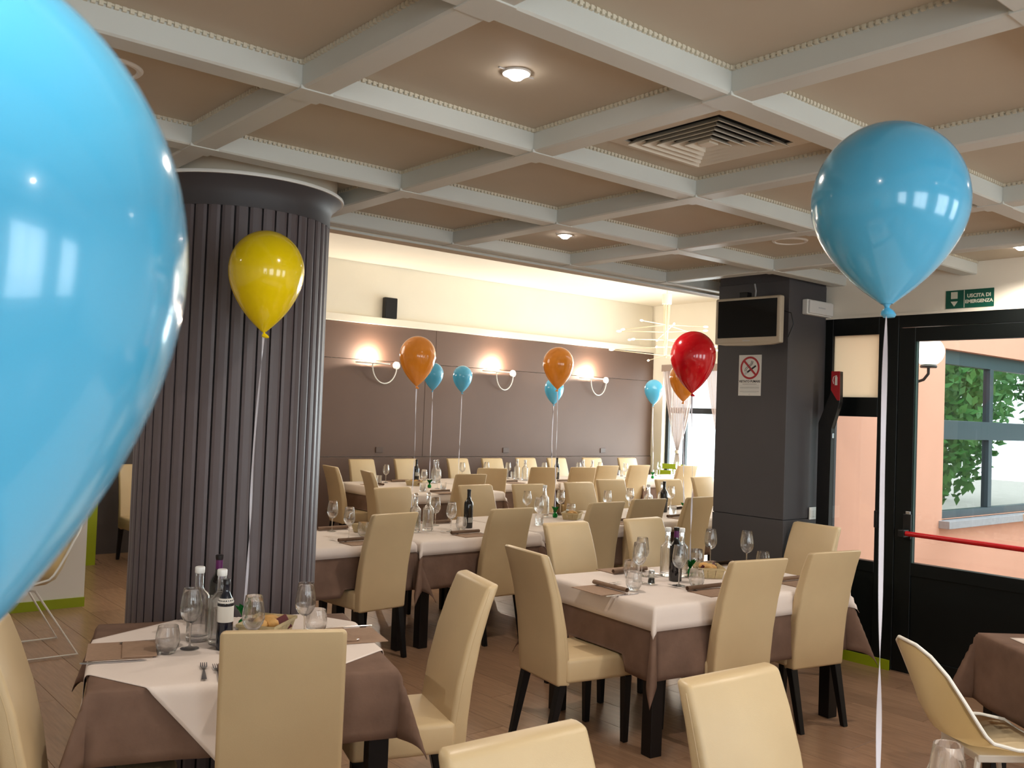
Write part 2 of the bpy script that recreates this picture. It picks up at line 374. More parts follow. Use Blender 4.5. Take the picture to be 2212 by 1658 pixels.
# fixed side screen: window_1
FX0, FX1 = XW-0.01, XW+0.05
def fr(parts, m=M_frame, name='frame'):
    bm = bmesh.new()
    for (ya, yb, za, zb) in parts: box(bm, (FX0, min(ya, yb), za), (FX1, max(ya, yb), zb))
    return mesh_from(bm, name, m, bevel=0.002, seg=1)
w1 = struct('window_1', fr([(3.863, 3.800, 0, DZT)]), 'dark metal side screen left of the emergency door', 'window')
obj('stile', fr([(3.436, 3.29, 0, DZT)]), w1)
obj('rail', fr([(3.80, 3.436, 2.36, DZT)]), w1); obj('rail', fr([(3.80, 3.436, 1.765, 1.905)]), w1)
obj('rail', fr([(3.80, 3.436, 0.0, 0.10)]), w1); obj('rail', fr([(3.80, 3.436, 0.66, 0.735)]), w1)
obj('kick_panel', boxm('kick_panel', (XW+0.005, 3.436, 0.10), (XW+0.03, 3.80, 0.66), M_frame), w1)
obj('frosted_pane', boxm('frosted_pane', (XW+0.015, 3.436, 1.905), (XW+0.022, 3.80, 2.36), M_frost), w1)
obj('pane', boxm('pane', (XW+0.015, 3.436, 0.735), (XW+0.022, 3.80, 1.765), M_pane), w1)
obj('header', fr([(3.29, 2.05, 2.40, DZT)]), w1); obj('jamb', fr([(2.12, 2.05, 0, 2.40)]), w1)
obj('latch', boxm('latch', (XW-0.03, 3.405, 0.98), (XW-0.01, 3.432, 1.10), M_black, 0.003), w1)
struct('baseboard_right', boxm('baseboard', (XW-0.025, 3.30, 0.0), (XW-0.011, 3.86, 0.07), M_lime), 'lime green skirting below the side screen', 'baseboard')
# door leaf
d1 = struct('door_1', fr([(3.285, 3.167, 0.012, 2.395)], name='stile'), 'dark metal emergency door with large glass and red push bar', 'door')
obj('stile', fr([(2.24, 2.125, 0.012, 2.395)]), d1)
obj('rail', fr([(3.167, 2.24, 2.30, 2.395)]), d1); obj('rail', fr([(3.167, 2.24, 0.012, 0.12)]), d1); obj('rail', fr([(3.167, 2.24, 0.68, 0.766)]), d1)
obj('kick_panel', boxm('kick_panel', (XW+0.004, 2.24, 0.12), (XW+0.03, 3.167, 0.68), M_frame), d1)
obj('pane', boxm('pane', (XW+0.012, 2.24, 0.766), (XW+0.020, 3.167, 2.30), M_pane), d1)
obj('glazing_bead', boxm('glazing_bead', (XW-0.004, 3.158, 0.766), (XW+0.012, 3.170, 2.30), M_edge), d1)
obj('threshold', boxm('threshold', (XW-0.02, 2.05, 0.0), (XW+0.05, 3.29, 0.010), M_steel), d1)
pb = obj('push_bar', None, d1)
bpy.data.objects.remove(pb)
bm = bmesh.new(); tube(bm, [(XW-0.085, 3.165, 0.972), (XW-0.085, 2.30, 0.965)], 0.017, 12)
pb = obj('push_bar', mesh_from(bm, 'push_bar', M_red, True), d1); pb['label'] = 'red panic push bar'
for yy in (3.19, 2.28):
    bm = bmesh.new(); box(bm, (XW-0.03, yy-0.03, 0.93), (XW-0.01, yy+0.03, 1.10)); box(bm, (XW-0.11, yy-0.022, 0.945), (XW-0.03, yy+0.022, 0.995))
    obj('bar_bracket', mesh_from(bm, 'bar_bracket', M_black, bevel=0.004), pb)
obj('lock_case', boxm('lock_case', (XW-0.022, 3.17, 1.03), (XW-0.01, 3.205, 1.12), M_steel, 0.004), d1)

# dark square pillar
PX0, PY0, PY1 = 5.805, 3.863, 4.485
pil = struct('pillar', boxm('pillar', (PX0+0.012, PY0+0.012, 0), (XW+0.2, PY1, ZC+0.1), M_pillar), 'dark grey square pillar carrying a television', 'pillar')
def pan(lo, hi): obj('pillar_panel', boxm('pillar_panel', lo, hi, M_pillar, 0.002), pil)
pan((PX0, PY0, 1.005), (PX0+0.012, PY1, ZB)); pan((PX0-0.006, PY0-0.006, 0), (PX0+0.012, PY1, 1.0))
pan((PX0+0.012, PY0, 1.005), (XW-0.012, PY0+0.012, ZB)); pan((PX0+0.012, PY0-0.006, 0), (XW-0.026, PY0+0.012, 1.0))
# outer wall between the porch and the rear room, with its own window
GX0, GX1, GZ0, GZ1 = 8.56, 11.2, 0.86, 2.44
bm = bmesh.new()
for a, b, c, d in ((XW+0.2, GX0, 0, ZU), (GX1, XS+0.3, 0, ZU), (GX0, GX1, 0, GZ0), (GX0, GX1, GZ1, ZU)): box(bm, (a, 4.02, c), (b, 4.18, d))
struct('wall_porch', mesh_from(bm, 'wall_porch', M_peach), 'peach rendered outside wall seen through the door glass', 'wall')
bm = bmesh.new()
for a, b, c, d in ((XW+0.2, GX0, 0, ZU), (GX1, XS+0.3, 0, ZU), (GX0, GX1, 0, GZ0), (GX0, GX1, GZ1, ZU)): box(bm, (a, 4.18, c), (b, 4.40, d))
struct('wall_inner', mesh_from(bm, 'wall_inner', M_cream), 'cream inner face of the porch wall', 'wall')
gw = struct('window_6', boxm('frame', (GX0, 4.10, GZ0), (GX0+0.06, 4.16, GZ1), M_alu), 'grey aluminium outside window mirroring trees', 'window')
for a, b, c, d in ((GX1-0.06, GX1, GZ0, GZ1), (GX0+0.06, GX1-0.06, GZ1-0.13, GZ1), (GX0+0.06, GX1-0.06, GZ0, GZ0+0.07), (GX0+0.06, GX1-0.06, 1.60, 1.78), (9.68, 9.76, GZ0+0.07, 1.60), (9.68, 9.76, 1.78, GZ1-0.13)):
    obj('frame', boxm('frame', (a, 4.09, c), (b, 4.16, d), M_alu, 0.003), gw)
M_mirror = glassy('sun_control_glass', (0.30, 0.36, 0.36, 1), 0.62, 0.3, 3.0)
for a, b in ((GX0+0.06, 9.68), (9.76, GX1-0.06)):
    for c, d in ((GZ0+0.07, 1.60), (1.78, GZ1-0.13)): obj('pane', boxm('pane', (a, 4.125, c), (b, 4.132, d), M_mirror), gw)
obj('sill', boxm('sill', (GX0-0.06, 3.92, GZ0-0.07), (GX1+0.06, 4.05, GZ0), M_stone, 0.004), gw)
# far window wall
bm = bmesh.new()
box(bm, (XS, 11.20, 0), (XS+0.3, YB, ZU)); box(bm, (XS, 4.40, 0), (XS+0.3, 6.2, ZU)); box(bm, (XS, 6.2, 2.62), (XS+0.3, 11.20, ZU)); box(bm, (XS, 6.2, 0), (XS+0.3, 11.20, 0.30))
struct('wall_side', mesh_from(bm, 'wall_side', M_cream), 'cream window wall at the far end of the rear room', 'wall')
fw = struct('window_7', boxm('frame', (XS+0.10, 11.13, 0.30), (XS+0.16, 11.20, 2.62), M_frame), 'tall bright window with dark frame behind curtains', 'window')
for ya, yb, za, zb in ((6.2, 6.27, 0.30, 2.62), (6.27, 11.13, 2.55, 2.62), (6.27, 11.13, 0.30, 0.37), (6.27, 11.13, 1.80, 1.90), (8.60, 8.68, 0.37, 1.80), (10.73, 10.79, 0.37, 1.80)):
    obj('frame', boxm('frame', (XS+0.10, ya, za), (XS+0.16, yb, zb), M_frame), fw)
obj('pane', boxm('pane', (XS+0.125, 6.27, 0.37), (XS+0.132, 11.13, 2.55), M_pane), fw)

# fluted column: core, separate curved slats, flared plain head, white rim
CCX, CCY, CR = 1.892, 4.407, 0.438
col = struct('column', latm('column', [(0, 0), (CR-0.02, 0), (CR-0.02, ZB-0.02), (0, ZB-0.02)], M_core, 48), 'round dark grey column clad in narrow vertical slats', 'column', (CCX, CCY, 0))
NS = 45; da = 2*PI/NS
bm = bmesh.new(); n = 4
inner, outer = [], []
for z in (0.0, 2.585):
    inner.append([bm.verts.new(((CR-0.025)*math.cos(a), (CR-0.025)*math.sin(a), z)) for a in [(-0.42+0.84*i/n)*da for i in range(n+1)]])
    outer.append([bm.verts.new(((CR-(0.004 if i in (0, n) else 0))*math.cos(a), (CR-(0.004 if i in (0, n) else 0))*math.sin(a), z)) for i, a in enumerate([(-0.43+0.86*i/n)*da for i in range(n+1)])])
for i in range(n):
    bm.faces.new((outer[0][i], outer[0][i+1], outer[1][i+1], outer[1][i])); bm.faces.new((inner[0][i+1], inner[0][i], inner[1][i], inner[1][i+1]))
    bm.faces.new((outer[1][i], outer[1][i+1], inner[1][i+1], inner[1][i])); bm.faces.new((outer[0][i+1], outer[0][i], inner[0][i], inner[0][i+1]))
bm.faces.new((outer[0][0], outer[1][0], inner[1][0], inner[0][0])); bm.faces.new((outer[1][n], outer[0][n], inner[0][n], inner[1][n]))
slat_me = mesh_from(bm, 'slat', M_slat)
for i in range(NS): obj('slat', slat_me, col, (0, 0, 0), (0, 0, i*da))
obj('plain_head', latm('plain_head', [(CR-0.02, 2.583), (CR+0.001, 2.585), (CR+0.001, 2.64), (CR+0.012, 2.675), (CR+0.045, 2.705), (CR+0.058, 2.716), (CR-0.05, 2.716)], M_colband, 64), col)
obj('white_rim', latm('white_rim', [(CR-0.06, 2.714), (CR+0.064, 2.714), (CR+0.066, 2.722), (CR+0.064, ZB-0.001), (CR-0.06, ZB-0.001)], M_white, 64), col)
obj('ceiling_collar', latm('ceiling_collar', [(CR-0.06, ZB-0.001), (CR+0.03, ZB-0.001), (CR+0.03, ZC-0.002), (CR-0.06, ZC-0.002)], M_ceil, 64), col)

# ------------------------------------------------------------------ furniture prototypes
def chair_proto():
    P = []
    bm = bmesh.new(); box(bm, (-0.205, -0.20, 0.345), (0.205, 0.225, 0.47)); P.append(('seat', mesh_from(bm, 'seat', M_chair, True, 0.022, 3), []))
    # backrest: swept profile leaning backwards, slightly narrower at the top
    bm = bmesh.new(); st = []
    for z, yr, yf, w in ((0.335, -0.245, -0.165, 0.195), (0.47, -0.252, -0.174, 0.197), (0.62, -0.268, -0.196, 0.197), (0.78, -0.298, -0.234, 0.196), (0.90, -0.332, -0.274, 0.194), (1.002, -0.368, -0.316, 0.192)):
        st.append([bm.verts.new(p) for p in ((-w, yr, z), (w, yr, z), (w, yf, z-0.006), (-w, yf, z-0.006))])
    for a, b in zip(st, st[1:]):
        for i in range(4): bm.faces.new((a[i], a[(i+1)%4], b[(i+1)%4], b[i]))
    bm.faces.new(st[0][::-1]); bm.faces.new(st[-1])
    bmesh.ops.recalc_face_normals(bm, faces=bm.faces)
    es = [e for e in bm.edges if e.is_boundary is False and e.calc_face_angle(0) > 0.6]
    bmesh.ops.bevel(bm, geom=es, offset=0.016, segments=3, profile=0.5, affect='EDGES')
    sms = []
    for sx in (-1, 1):
        sm = bmesh.new(); tube(sm, [(sx*(w+0.0003), y, z) for z, y, w in ((0.36, -0.191, 0.1946), (0.47, -0.199, 0.1962), (0.62, -0.221, 0.1962), (0.78, -0.258, 0.1952), (0.90, -0.297, 0.1932), (0.972, -0.322, 0.1920))], 0.0016, 5)
        sms.append(('seam', mesh_from(sm, 'seam', M_chair, True)))
    P.append(('backrest', mesh_from(bm, 'backrest', M_chair, True), sms))
    for sx in (-1, 1):
        bm = bmesh.new(); taper(bm, sx*0.176, 0.195, sx*0.178, 0.193, 0.0, 0.35, 0.016, 0.023); P.append(('leg', mesh_from(bm, 'leg', M_wenge, bevel=0.003, seg=1), []))
        bm = bmesh.new(); taper(bm, sx*0.168, -0.285, sx*0.170, -0.205, 0.0, 0.35, 0.016, 0.023); P.append(('leg', mesh_from(bm, 'leg', M_wenge, bevel=0.003, seg=1), []))
    return P
CH = chair_proto()
SEATS = []
def chair(T, az, label, group, back=True):
    # T: top centre of the backrest; az: facing azimuth in degrees
    f = Vector((math.cos(math.radians(az)), math.sin(math.radians(az)), 0))
    k = 0.368 if back else 0.318
    o = Vector((T[0], T[1], 0)) + f*k
    SEATS.append((o.x, o.y, math.radians(az) - PI/2))
    return make(CH, 'dining_chair', label, 'chair', o, math.radians(az) - PI/2, group)
D = 'cream leather chair'
# chairs along the panelled wall, facing the viewer
for i, ((x, y), a, w) in enumerate(zip([(6.56, 10.93), (7.31, 10.99), (8.24, 11.02), (8.89, 11.02), (9.61, 11.07), (10.24, 11.04), (11.04, 11.04), (11.85, 11.0)], [-90, -88, -88, -92, -92, -92, -98, -100],
        ['leftmost', 'second from the left', 'third from the left', 'fourth from the left', 'fifth from the left', 'sixth from the left', 'second from the right', 'rightmost, pale in the window light'])):
    chair((x, y), a, D + ' against the brown wall, ' + w, 'chairs along the brown wall', False)
for (x, y), a, w in [((7.33, 9.06), 66, 'leftmost'), ((8.25, 9.11), 72, 'second from the left'), ((8.88, 9.02), 74, 'third from the left'), ((9.61, 9.26), 84, 'fourth from the left'), ((10.30, 9.28), 84, 'fifth from the left'), ((11.11, 9.05), 82, 'rightmost')]:
    chair((x, y), a, D + ' at the wall table, back towards us, ' + w, 'chairs on the near side of the wall tables')
chair((6.38, 8.25), 80, 'olive-shaded dining chair at the near end of the left wall-side table', 'chairs on the near side of the wall tables')
chair((5.40, 9.75), -6, 'dining chair half hidden by the column at the left wall table', 'chairs at the left end of the wall table')
chair((5.40, 8.93), -14, 'shaded side-on dining chair at the left end of the wall table', 'chairs at the left end of the wall table')
for (x, y), a, w in [((4.54, 7.0), -87, 'first from the column'), ((5.49, 7.03), -92, 'second from the column'), ((6.11, 6.97), -98, 'third from the column'), ((6.85, 7.02), -92, 'fourth from the column'), ((7.55, 7.24), -98, 'fifth from the column'), ((8.33, 7.07), -98, 'second from the pillar'), ((9.21, 7.28), -90, 'next to the pillar')]:
    chair((x, y), a, D + ' facing us across the middle table, ' + w, 'chairs on the far side of the middle tables', False)
for (x, y), a, w in [((3.46, 5.27), 96, 'nearest the fluted column'), ((4.45, 5.23), 88, 'second from the column'), ((5.54, 5.32), 88, 'grey-toned, third from the column'), ((6.14, 5.40), 84, 'fourth from the column'), ((6.81, 5.37), 90, 'dark in the pillar shade')]:
    chair((x, y), a, D + ' at the middle table, back towards us, ' + w, 'chairs on the near side of the middle tables')
RG = 'chairs around the right table'
chair((4.22, 4.42), -90, D + ' on the far side of the right table, left of two', RG, False)
chair((4.92, 4.38), -88, D + ' on the far side of the right table, right of two', RG, False)
chair((4.06, 2.81), 80, D + ' with back to us at the right table, beside the hanging corner', RG)
chair((4.73, 2.785), 79, D + ' with back to us at the right table, nearest the door', RG)
chair((5.84, 3.63), 174, D + ' at the far end of the right table by the pillar', RG, False)
chair((3.15, 3.64), -10, D + ' at the left end of the right table, seat in view', RG)
LG = 'chairs around the left table'
chair((1.345, 2.655), 63, D + ' with full back to us at the left table', LG)
chair((2.44, 3.13), 163, D + ' side-on at the right of the left table', LG, False)
chair((0.665, 3.21), -20, D + ' cut by the frame under the huge balloon', LG, False)
NG = 'chairs of the unseen table in front'
chair((1.345, 1.53), -93, D + ' top only, lowest in the picture', NG, False)
chair((2.175, 1.585), -94, D + ' bright-fronted, lower half cut off, before the right table', NG, False)
chair((3.38, 10.25), -90, D + ' glimpsed behind the left edge of the column', None, False)

# tables, each with a brown cloth and most with a white overlay
LEG = {}
def table(cx, cy, w, l, rz, label, drop_b, drop_w, wrot=0.0, ww=None, wl=None, zt=0.757, lab_b=None, lab_w=None, legs=True):
    t = thing('dining_table', label, 'table', (cx, cy, 0), rz, 'dark dining tables')
    key = (round(w, 2), round(l, 2))
    obj('tabletop', boxm('tabletop', (-w/2+0.004, -l/2+0.004, zt-0.035), (w/2-0.004, l/2-0.004, zt-0.0045), M_table, 0.004), t)
    for sx in (-1, 1):
        for sy in (-1, 1): obj('leg', boxm('leg', (-0.037, -0.037, 0), (0.037, 0.037, zt-0.035), M_table, 0.003), t, (sx*(w/2-0.055), sy*(l/2-0.055), 0))
    cloth(cx, cy, w, l, rz, w+2*drop_b, l+2*drop_b, 0.0, zt, 'tablecloth', M_bcloth, lab_b, 'brown suede tablecloths', 0.0)
    if drop_w is not None:
        cloth(cx, cy, w+0.012, l+0.012, rz, (ww or w+2*drop_w), (wl or l+2*drop_w), wrot, zt+0.0035, 'table_topper', M_wcloth, lab_w, 'white cloths over the brown ones', 0.005)
def cloth(cx, cy, w, l, rz, cw, cl, crot, zt, name, m, label, group, eps):
    def axis(c, h):
        if crot: return [-c/2 + c*i/int(c/0.0125) for i in range(int(c/0.0125)+1)]
        st = sorted(set([round(q, 4) for q in (-c/2, -h-0.02, -h-0.008, -h, h, h+0.008, h+0.02, c/2) if abs(q) <= c/2+1e-6])); outl = []
        for a_, b_ in zip(st, st[1:]):
            k_ = max(1, int((b_-a_)/0.03)); outl += [a_ + (b_-a_)*i/k_ for i in range(k_)]
        return outl + [st[-1]]
    AX, AY = axis(cw, w/2), axis(cl, l/2); nx, ny = len(AX)-1, len(AY)-1
    hw, hl = w/2, l/2; rnd = random.Random(int((cx*131+cy*17)*100) + len(name))
    ph = [rnd.uniform(0, 6.28) for _ in range(6)]
    cr, srn = math.cos(crot), math.sin(crot); R2 = Matrix.Rotation(rz, 2)
    seats = [(sx, sy, sr) for sx, sy, sr in SEATS if math.hypot(sx-cx, sy-cy) < 2.2]
    vs = []
    for j in range(ny+1):
        for i in range(nx+1):
            u0 = AX[i]; v0 = AY[j]
            u = u0*cr - v0*srn; v = u0*srn + v0*cr
            a = max(0.0, abs(u)-hw); b = max(0.0, abs(v)-hl); su = 1 if u > 0 else -1; sv = 1 if v > 0 else -1
            x = max(-hw, min(hw, u)); y = max(-hl, min(hl, v)); z = 0.0; ox = oy = 0.0
            r = math.hypot(a, b)
            if r > 0:
                th = math.atan2(b, a); s2 = math.sin(2*th)
                e = min(1.0, r/0.02); z = -r*(1-0.25*(1-e)); out = 0.008*e + eps
                if a > 0 and b > 0:
                    k = 0.46*s2; ox = su*(out*math.cos(th) + r*k*0.75*math.cos(th)**0.5*0.9); oy = sv*(out*math.sin(th) + r*k*0.75*math.sin(th)**0.5*0.9); z = -r*math.sqrt(max(0.05, 1-k*k))
                else:
                    wv = 0.012*min(1, max(0, r-0.13)/0.12)*(math.sin(7*(u0 if b > 0 else v0)+ph[0]) + 0.6*math.sin(15*(u0 if b > 0 else v0)+ph[1]))
                    if a > 0: ox = su*(out + 0.05*r + max(-0.004, wv))
                    else: oy = sv*(out + 0.05*r + max(-0.004, wv))
            else:
                z = 0.0007*(math.sin(5*u+ph[2])+math.sin(4*v+ph[3]))*(0.4)
            p = R2 @ Vector((x+ox, y+oy)); X, Y, Z = cx+p.x, cy+p.y, zt+z
            if Z < 0.485:
                for sx, sy, sr in seats:
                    dx, dy = X-sx, Y-sy; lx = dx*math.cos(-sr)-dy*math.sin(-sr); ly = dx*math.sin(-sr)+dy*math.cos(-sr)
                    if abs(lx) < 0.245 and -0.18 < ly < 0.255: Z = max(Z, 0.478); break
            vs.append((X-cx, Y-cy, Z))
    fs = [(j*(nx+1)+i, j*(nx+1)+i+1, (j+1)*(nx+1)+i+1, (j+1)*(nx+1)+i) for j in range(ny) for i in range(nx)]
    me = bpy.data.meshes.new(name); me.from_pydata(vs, [], fs); me.materials.append(m)
    for p in me.polygons: p.use_smooth = True
    o = obj(name, me, None, (cx, cy, 0)); tag(o, label, 'tablecloth', group)
    md = o.modifiers.new('thickness', 'SOLIDIFY'); md.thickness = 0.0022; md.offset = 1.0
    return o
ZT = 0.7630
table(1.555, 3.455, 1.02, 0.96, math.radians(-18), 'dark table at the left, mostly under its brown cloth', 0.235, 0.0, math.radians(42), 1.15, 1.00, lab_b='brown cloth of the left table, widest bare brown area', lab_w='white square cloth turned cornerwise on the left table')
table(4.37, 3.475, 1.47, 0.92, math.radians(-7.0), 'long dark-legged table right of the middle, leg beside the hanging cloth corner', 0.36, 0.125, lab_b='brown cloth of the right table with long hanging corner', lab_w='white cloth of the right table with folded front corner')
table(3.20, 5.99, 1.10, 0.96, 0.0, 'middle-row table nearest the column', 0.33, 0.075, lab_b='brown cloth of the middle table nearest the column', lab_w='white cloth of the middle table nearest the column')
table(4.36, 5.97, 1.10, 0.98, 0.0, 'middle-row table under the wine bottle, second from the column', 0.33, 0.10, lab_b='brown cloth with gathered corner, second middle table from the column', lab_w='white cloth under the wine bottle at the middle tables')
table(5.62, 6.07, 1.30, 1.00, 0.0, 'middle-row table with the bread basket, third from the column', 0.33, 0.10, lab_b='brown cloth of the middle table with the bread basket', lab_w='white cloth of the middle table with the bread basket')
table(7.05, 6.09, 1.40, 0.98, 0.0, 'middle-row table nearest the pillar', 0.33, 0.10, lab_b='brown cloth of the middle table nearest the pillar', lab_w='white cloth of the middle table nearest the pillar')
table(8.35, 6.09, 1.10, 0.98, 0.0, 'middle-row table hidden by the pillar', 0.33, 0.10, lab_b='brown cloth of the middle table behind the pillar', lab_w='white cloth of the middle table behind the pillar')
table(6.45, 9.40, 1.22, 1.72, 0.0, 'broad table at the left end of the brown wall', 0.33, 0.11, lab_b='brown cloth of the broad table at the left of the brown wall', lab_w='white cloth of the broad table at the left of the brown wall')
table(7.95, 9.94, 1.66, 0.96, 0.0, 'wall-side table with the twin water bottles', 0.36, 0.11, lab_b='brown cloth of the wall-side table with the twin bottles', lab_w='white cloth of the wall-side table with the twin bottles')
table(9.62, 9.90, 1.56, 0.94, 0.0, 'wall-side table with the lone wine bottle', 0.36, 0.11, lab_b='brown cloth of the wall-side table with the lone wine bottle', lab_w='white cloth of the wall-side table with the lone wine bottle')
table(11.30, 9.85, 1.66, 0.94, 0.0, 'wall-side table nearest the curtained window', 0.36, 0.11, lab_b='brown cloth of the wall-side table nearest the window', lab_w='white cloth of the wall-side table nearest the window')
table(4.57, 1.29, 0.90, 0.92, math.radians(-38), 'table cut by the right edge of the picture', 0.30, 0.14, 0.0, 0.72, 0.72, lab_b='brown cloth hanging at the right edge of the picture', lab_w='white cloth corner at the right edge of the picture')
table(1.76, 0.70, 1.80, 0.90, 0.0, 'table in front, just below the picture', 0.25, 0.12, lab_b='brown cloth of the table just below the picture', lab_w='white cloth of the table just below the picture')
table(0.15, 0.72, 1.10, 0.86, 0.0, 'table under the huge balloon, below the picture', 0.25, 0.12, lab_b='brown cloth of the table under the huge balloon', lab_w='white cloth of the table under the huge balloon')

# shell chairs
def shell_me():
    bm = bmesh.new(); rows = []
    prof = [(0.235, 0.425, 0.19, 0.0), (0.20, 0.448, 0.215, 0.006), (0.10, 0.452, 0.225, 0.02), (-0.02, 0.442, 0.23, 0.035), (-0.13, 0.444, 0.235, 0.06), (-0.20, 0.475, 0.232, 0.075), (-0.245, 0.55, 0.225, 0.07), (-0.275, 0.64, 0.21, 0.05), (-0.305, 0.73, 0.18, 0.03), (-0.335, 0.80, 0.135, 0.012), (-0.352, 0.832, 0.07, 0.003)]
    n = 10
    for k, (y, z, w, c) in enumerate(prof):
        y0, z0 = prof[max(0, k-1)][:2]; y1, z1 = prof[min(len(prof)-1, k+1)][:2]
        t = Vector((0, y1-y0, z1-z0)).normalized(); nn = Vector((0, -t.z, t.y)) * -1   # towards the sitter
        if nn.z < 0 and abs(t.y) > abs(t.z): nn = -nn
        nn = Vector((0, abs(t.z), abs(t.y)))
        rows.append([bm.verts.new(Vector((w*(2*i/n-1), y, z)) + nn*c*(abs(2*i/n-1)**2.2)) for i in range(n+1)])
    for a, b in zip(rows, rows[1:]):
        for i in range(n): bm.faces.new((a[i], a[i+1], b[i+1], b[i]))
    bmesh.ops.solidify(bm, geom=bm.faces[:], thickness=0.012)
    return mesh_from(bm, 'shell', M_shell, True)
SH = shell_me()
def shell_rim():
    pr = [(0.235, 0.425, 0.19, 0.0), (0.20, 0.448, 0.215, 0.006), (0.10, 0.452, 0.225, 0.02), (-0.02, 0.442, 0.23, 0.035), (-0.13, 0.444, 0.235, 0.06), (-0.20, 0.475, 0.232, 0.075), (-0.245, 0.55, 0.225, 0.07), (-0.275, 0.64, 0.21, 0.05), (-0.305, 0.73, 0.18, 0.03), (-0.335, 0.80, 0.135, 0.012), (-0.352, 0.832, 0.07, 0.003)]
    side = []
    for k, (y, z, w, c) in enumerate(pr):
        y0, z0 = pr[max(0, k-1)][:2]; y1, z1 = pr[min(len(pr)-1, k+1)][:2]; t = Vector((0, y1-y0, z1-z0)).normalized()
        side.append(Vector((w, y, z)) + Vector((0, abs(t.z), abs(t.y)))*(c+0.004))
    pts = side + [Vector((-p.x, p.y, p.z)) for p in side[::-1]] + [side[0]]
    bm = bmesh.new(); tube(bm, pts, 0.0075, 8, cap=False); return mesh_from(bm, 'rim', mat('white_rim_plastic', rgb(240, 238, 230), 0.35), True)
SHR = shell_rim()
t = thing('shell_chair', 'white moulded plastic shell chair at the lower right corner', 'chair', (3.985, 1.665, 0), math.radians(-36-90))
obj('shell', SH, t); obj('rim', SHR, t)
bm = bmesh.new(); box(bm, (-0.14, -0.12, 0.40), (0.14, 0.14, 0.43)); obj('seat_mount', mesh_from(bm, 'seat_mount', M_wire, bevel=0.005), t)
for sx in (-1, 1):
    for sy in (-1, 1):
        bm = bmesh.new(); tube(bm, [(sx*0.12, sy*0.11, 0.415), (sx*0.235, sy*0.23, 0.0)], [0.012, 0.008], 8); obj('leg', mesh_from(bm, 'leg', M_wire, True), t)
t = thing('sled_chair', 'white shell chair on thin wire sled legs by the white partition', 'chair', (1.52, 6.79, 0), PI/2)
obj('shell', SH, t); obj('rim', SHR, t)
for s in (-1, 1):
    bm = bmesh.new(); x = s*0.255
    tube(bm, [(s*0.10, 0.02, 0.435), (s*0.16, -0.06, 0.425), (x, -0.31, 0.012), (x, 0.21, 0.012), (s*0.16, 0.10, 0.43), (s*0.10, 0.04, 0.435)], 0.008, 8)
    obj('sled_leg', mesh_from(bm, 'sled_leg', M_wire, True), t)

# ------------------------------------------------------------------ tableware prototypes
WG = [('foot', latm('foot', [(0, 0), (0.034, 0.0), (0.035, 0.0015), (0.02, 0.004), (0.006, 0.009), (0.0035, 0.016)], M_glass, 20), []),
      ('stem', latm('stem', [(0.0035, 0.016), (0.0032, 0.05), (0.0035, 0.085), (0.006, 0.097)], M_glass, 10), []),
      ('bowl', latm('bowl', [(0.0, 0.0955), (0.012, 0.098), (0.026, 0.108), (0.036, 0.124), (0.041, 0.142), (0.0405, 0.162), (0.036, 0.195), (0.031, 0.226), (0.0303, 0.2264), (0.0298, 0.2255), (0.0348, 0.195), (0.0392, 0.162), (0.0396, 0.143), (0.0346, 0.1265), (0.0247, 0.1115), (0.011, 0.1015), (0, 0.1005)], M_glass, 26), [])]
TU = [('bowl', latm('bowl', [(0, 0.0), (0.024, 0.0), (0.030, 0.006), (0.040, 0.025), (0.044, 0.045), (0.0425, 0.07), (0.0365, 0.100), (0.0358, 0.1004), (0.0352, 0.0985), (0.0410, 0.07), (0.0424, 0.046), (0.0384, 0.0275), (0.028, 0.0125), (0, 0.010)], M_glass, 26), [])]
TS = [('wall', latm('wall', [(0, 0), (0.030, 0.0), (0.033, 0.004), (0.036, 0.095), (0.0353, 0.0954), (0.0347, 0.0935), (0.0318, 0.011), (0, 0.010)], M_glass, 22), [])]
def wine_proto(cap, label=True, low=False):
    b = [(0, 0.004), (0.02, 0.0), (0.036, 0.001), (0.0375, 0.006), (0.0375, 0.185), (0.034, 0.205), (0.022, 0.222), (0.0155, 0.236), (0.0142, 0.255), (0.0142, 0.296), (0.0155, 0.298), (0.0155, 0.305), (0.013, 0.306), (0, 0.306)]
    P = [('body', latm('body', b, M_wine, 24), [])]
    P.append(('capsule', latm('capsule', [(0.0146, 0.250), (0.0146, 0.288)], cap, 18), []))
    P.append(('capsule_top', latm('capsule_top', [(0.0146, 0.288), (0.0161, 0.297), (0.0161, 0.307), (0.012, 0.3085), (0, 0.3085)], M_capblack, 18), []))
    bm = bmesh.new(); z0, z1 = (0.045, 0.085) if low else (0.105, 0.150); n = 10
    A = [bm.verts.new((0.0379*math.cos(t), 0.0379*math.sin(t), z0)) for t in [-2.75 + 1.7*i/n for i in range(n+1)]]
    B = [bm.verts.new((0.0379*math.cos(t), 0.0379*math.sin(t), z1)) for t in [-2.75 + 1.7*i/n for i in range(n+1)]]
    for i in range(n): bm.faces.new((A[i], A[i+1], B[i+1], B[i]))
    bmesh.ops.solidify(bm, geom=bm.faces[:], thickness=-0.0003)
    bm2 = bmesh.new(); box(bm2, (-0.003, -0.0385, (z0+z1)/2+0.006), (0.003, -0.0381, (z0+z1)/2+0.015))
    P.append(('label', mesh_from(bm, 'label', M_paper, True), [('crest', mesh_from(bm2, 'crest', M_ink))]))
    return P
WB = wine_proto(M_capsule); WB2 = wine_proto(M_capblack); WB3 = wine_proto(M_capblack, low=True)
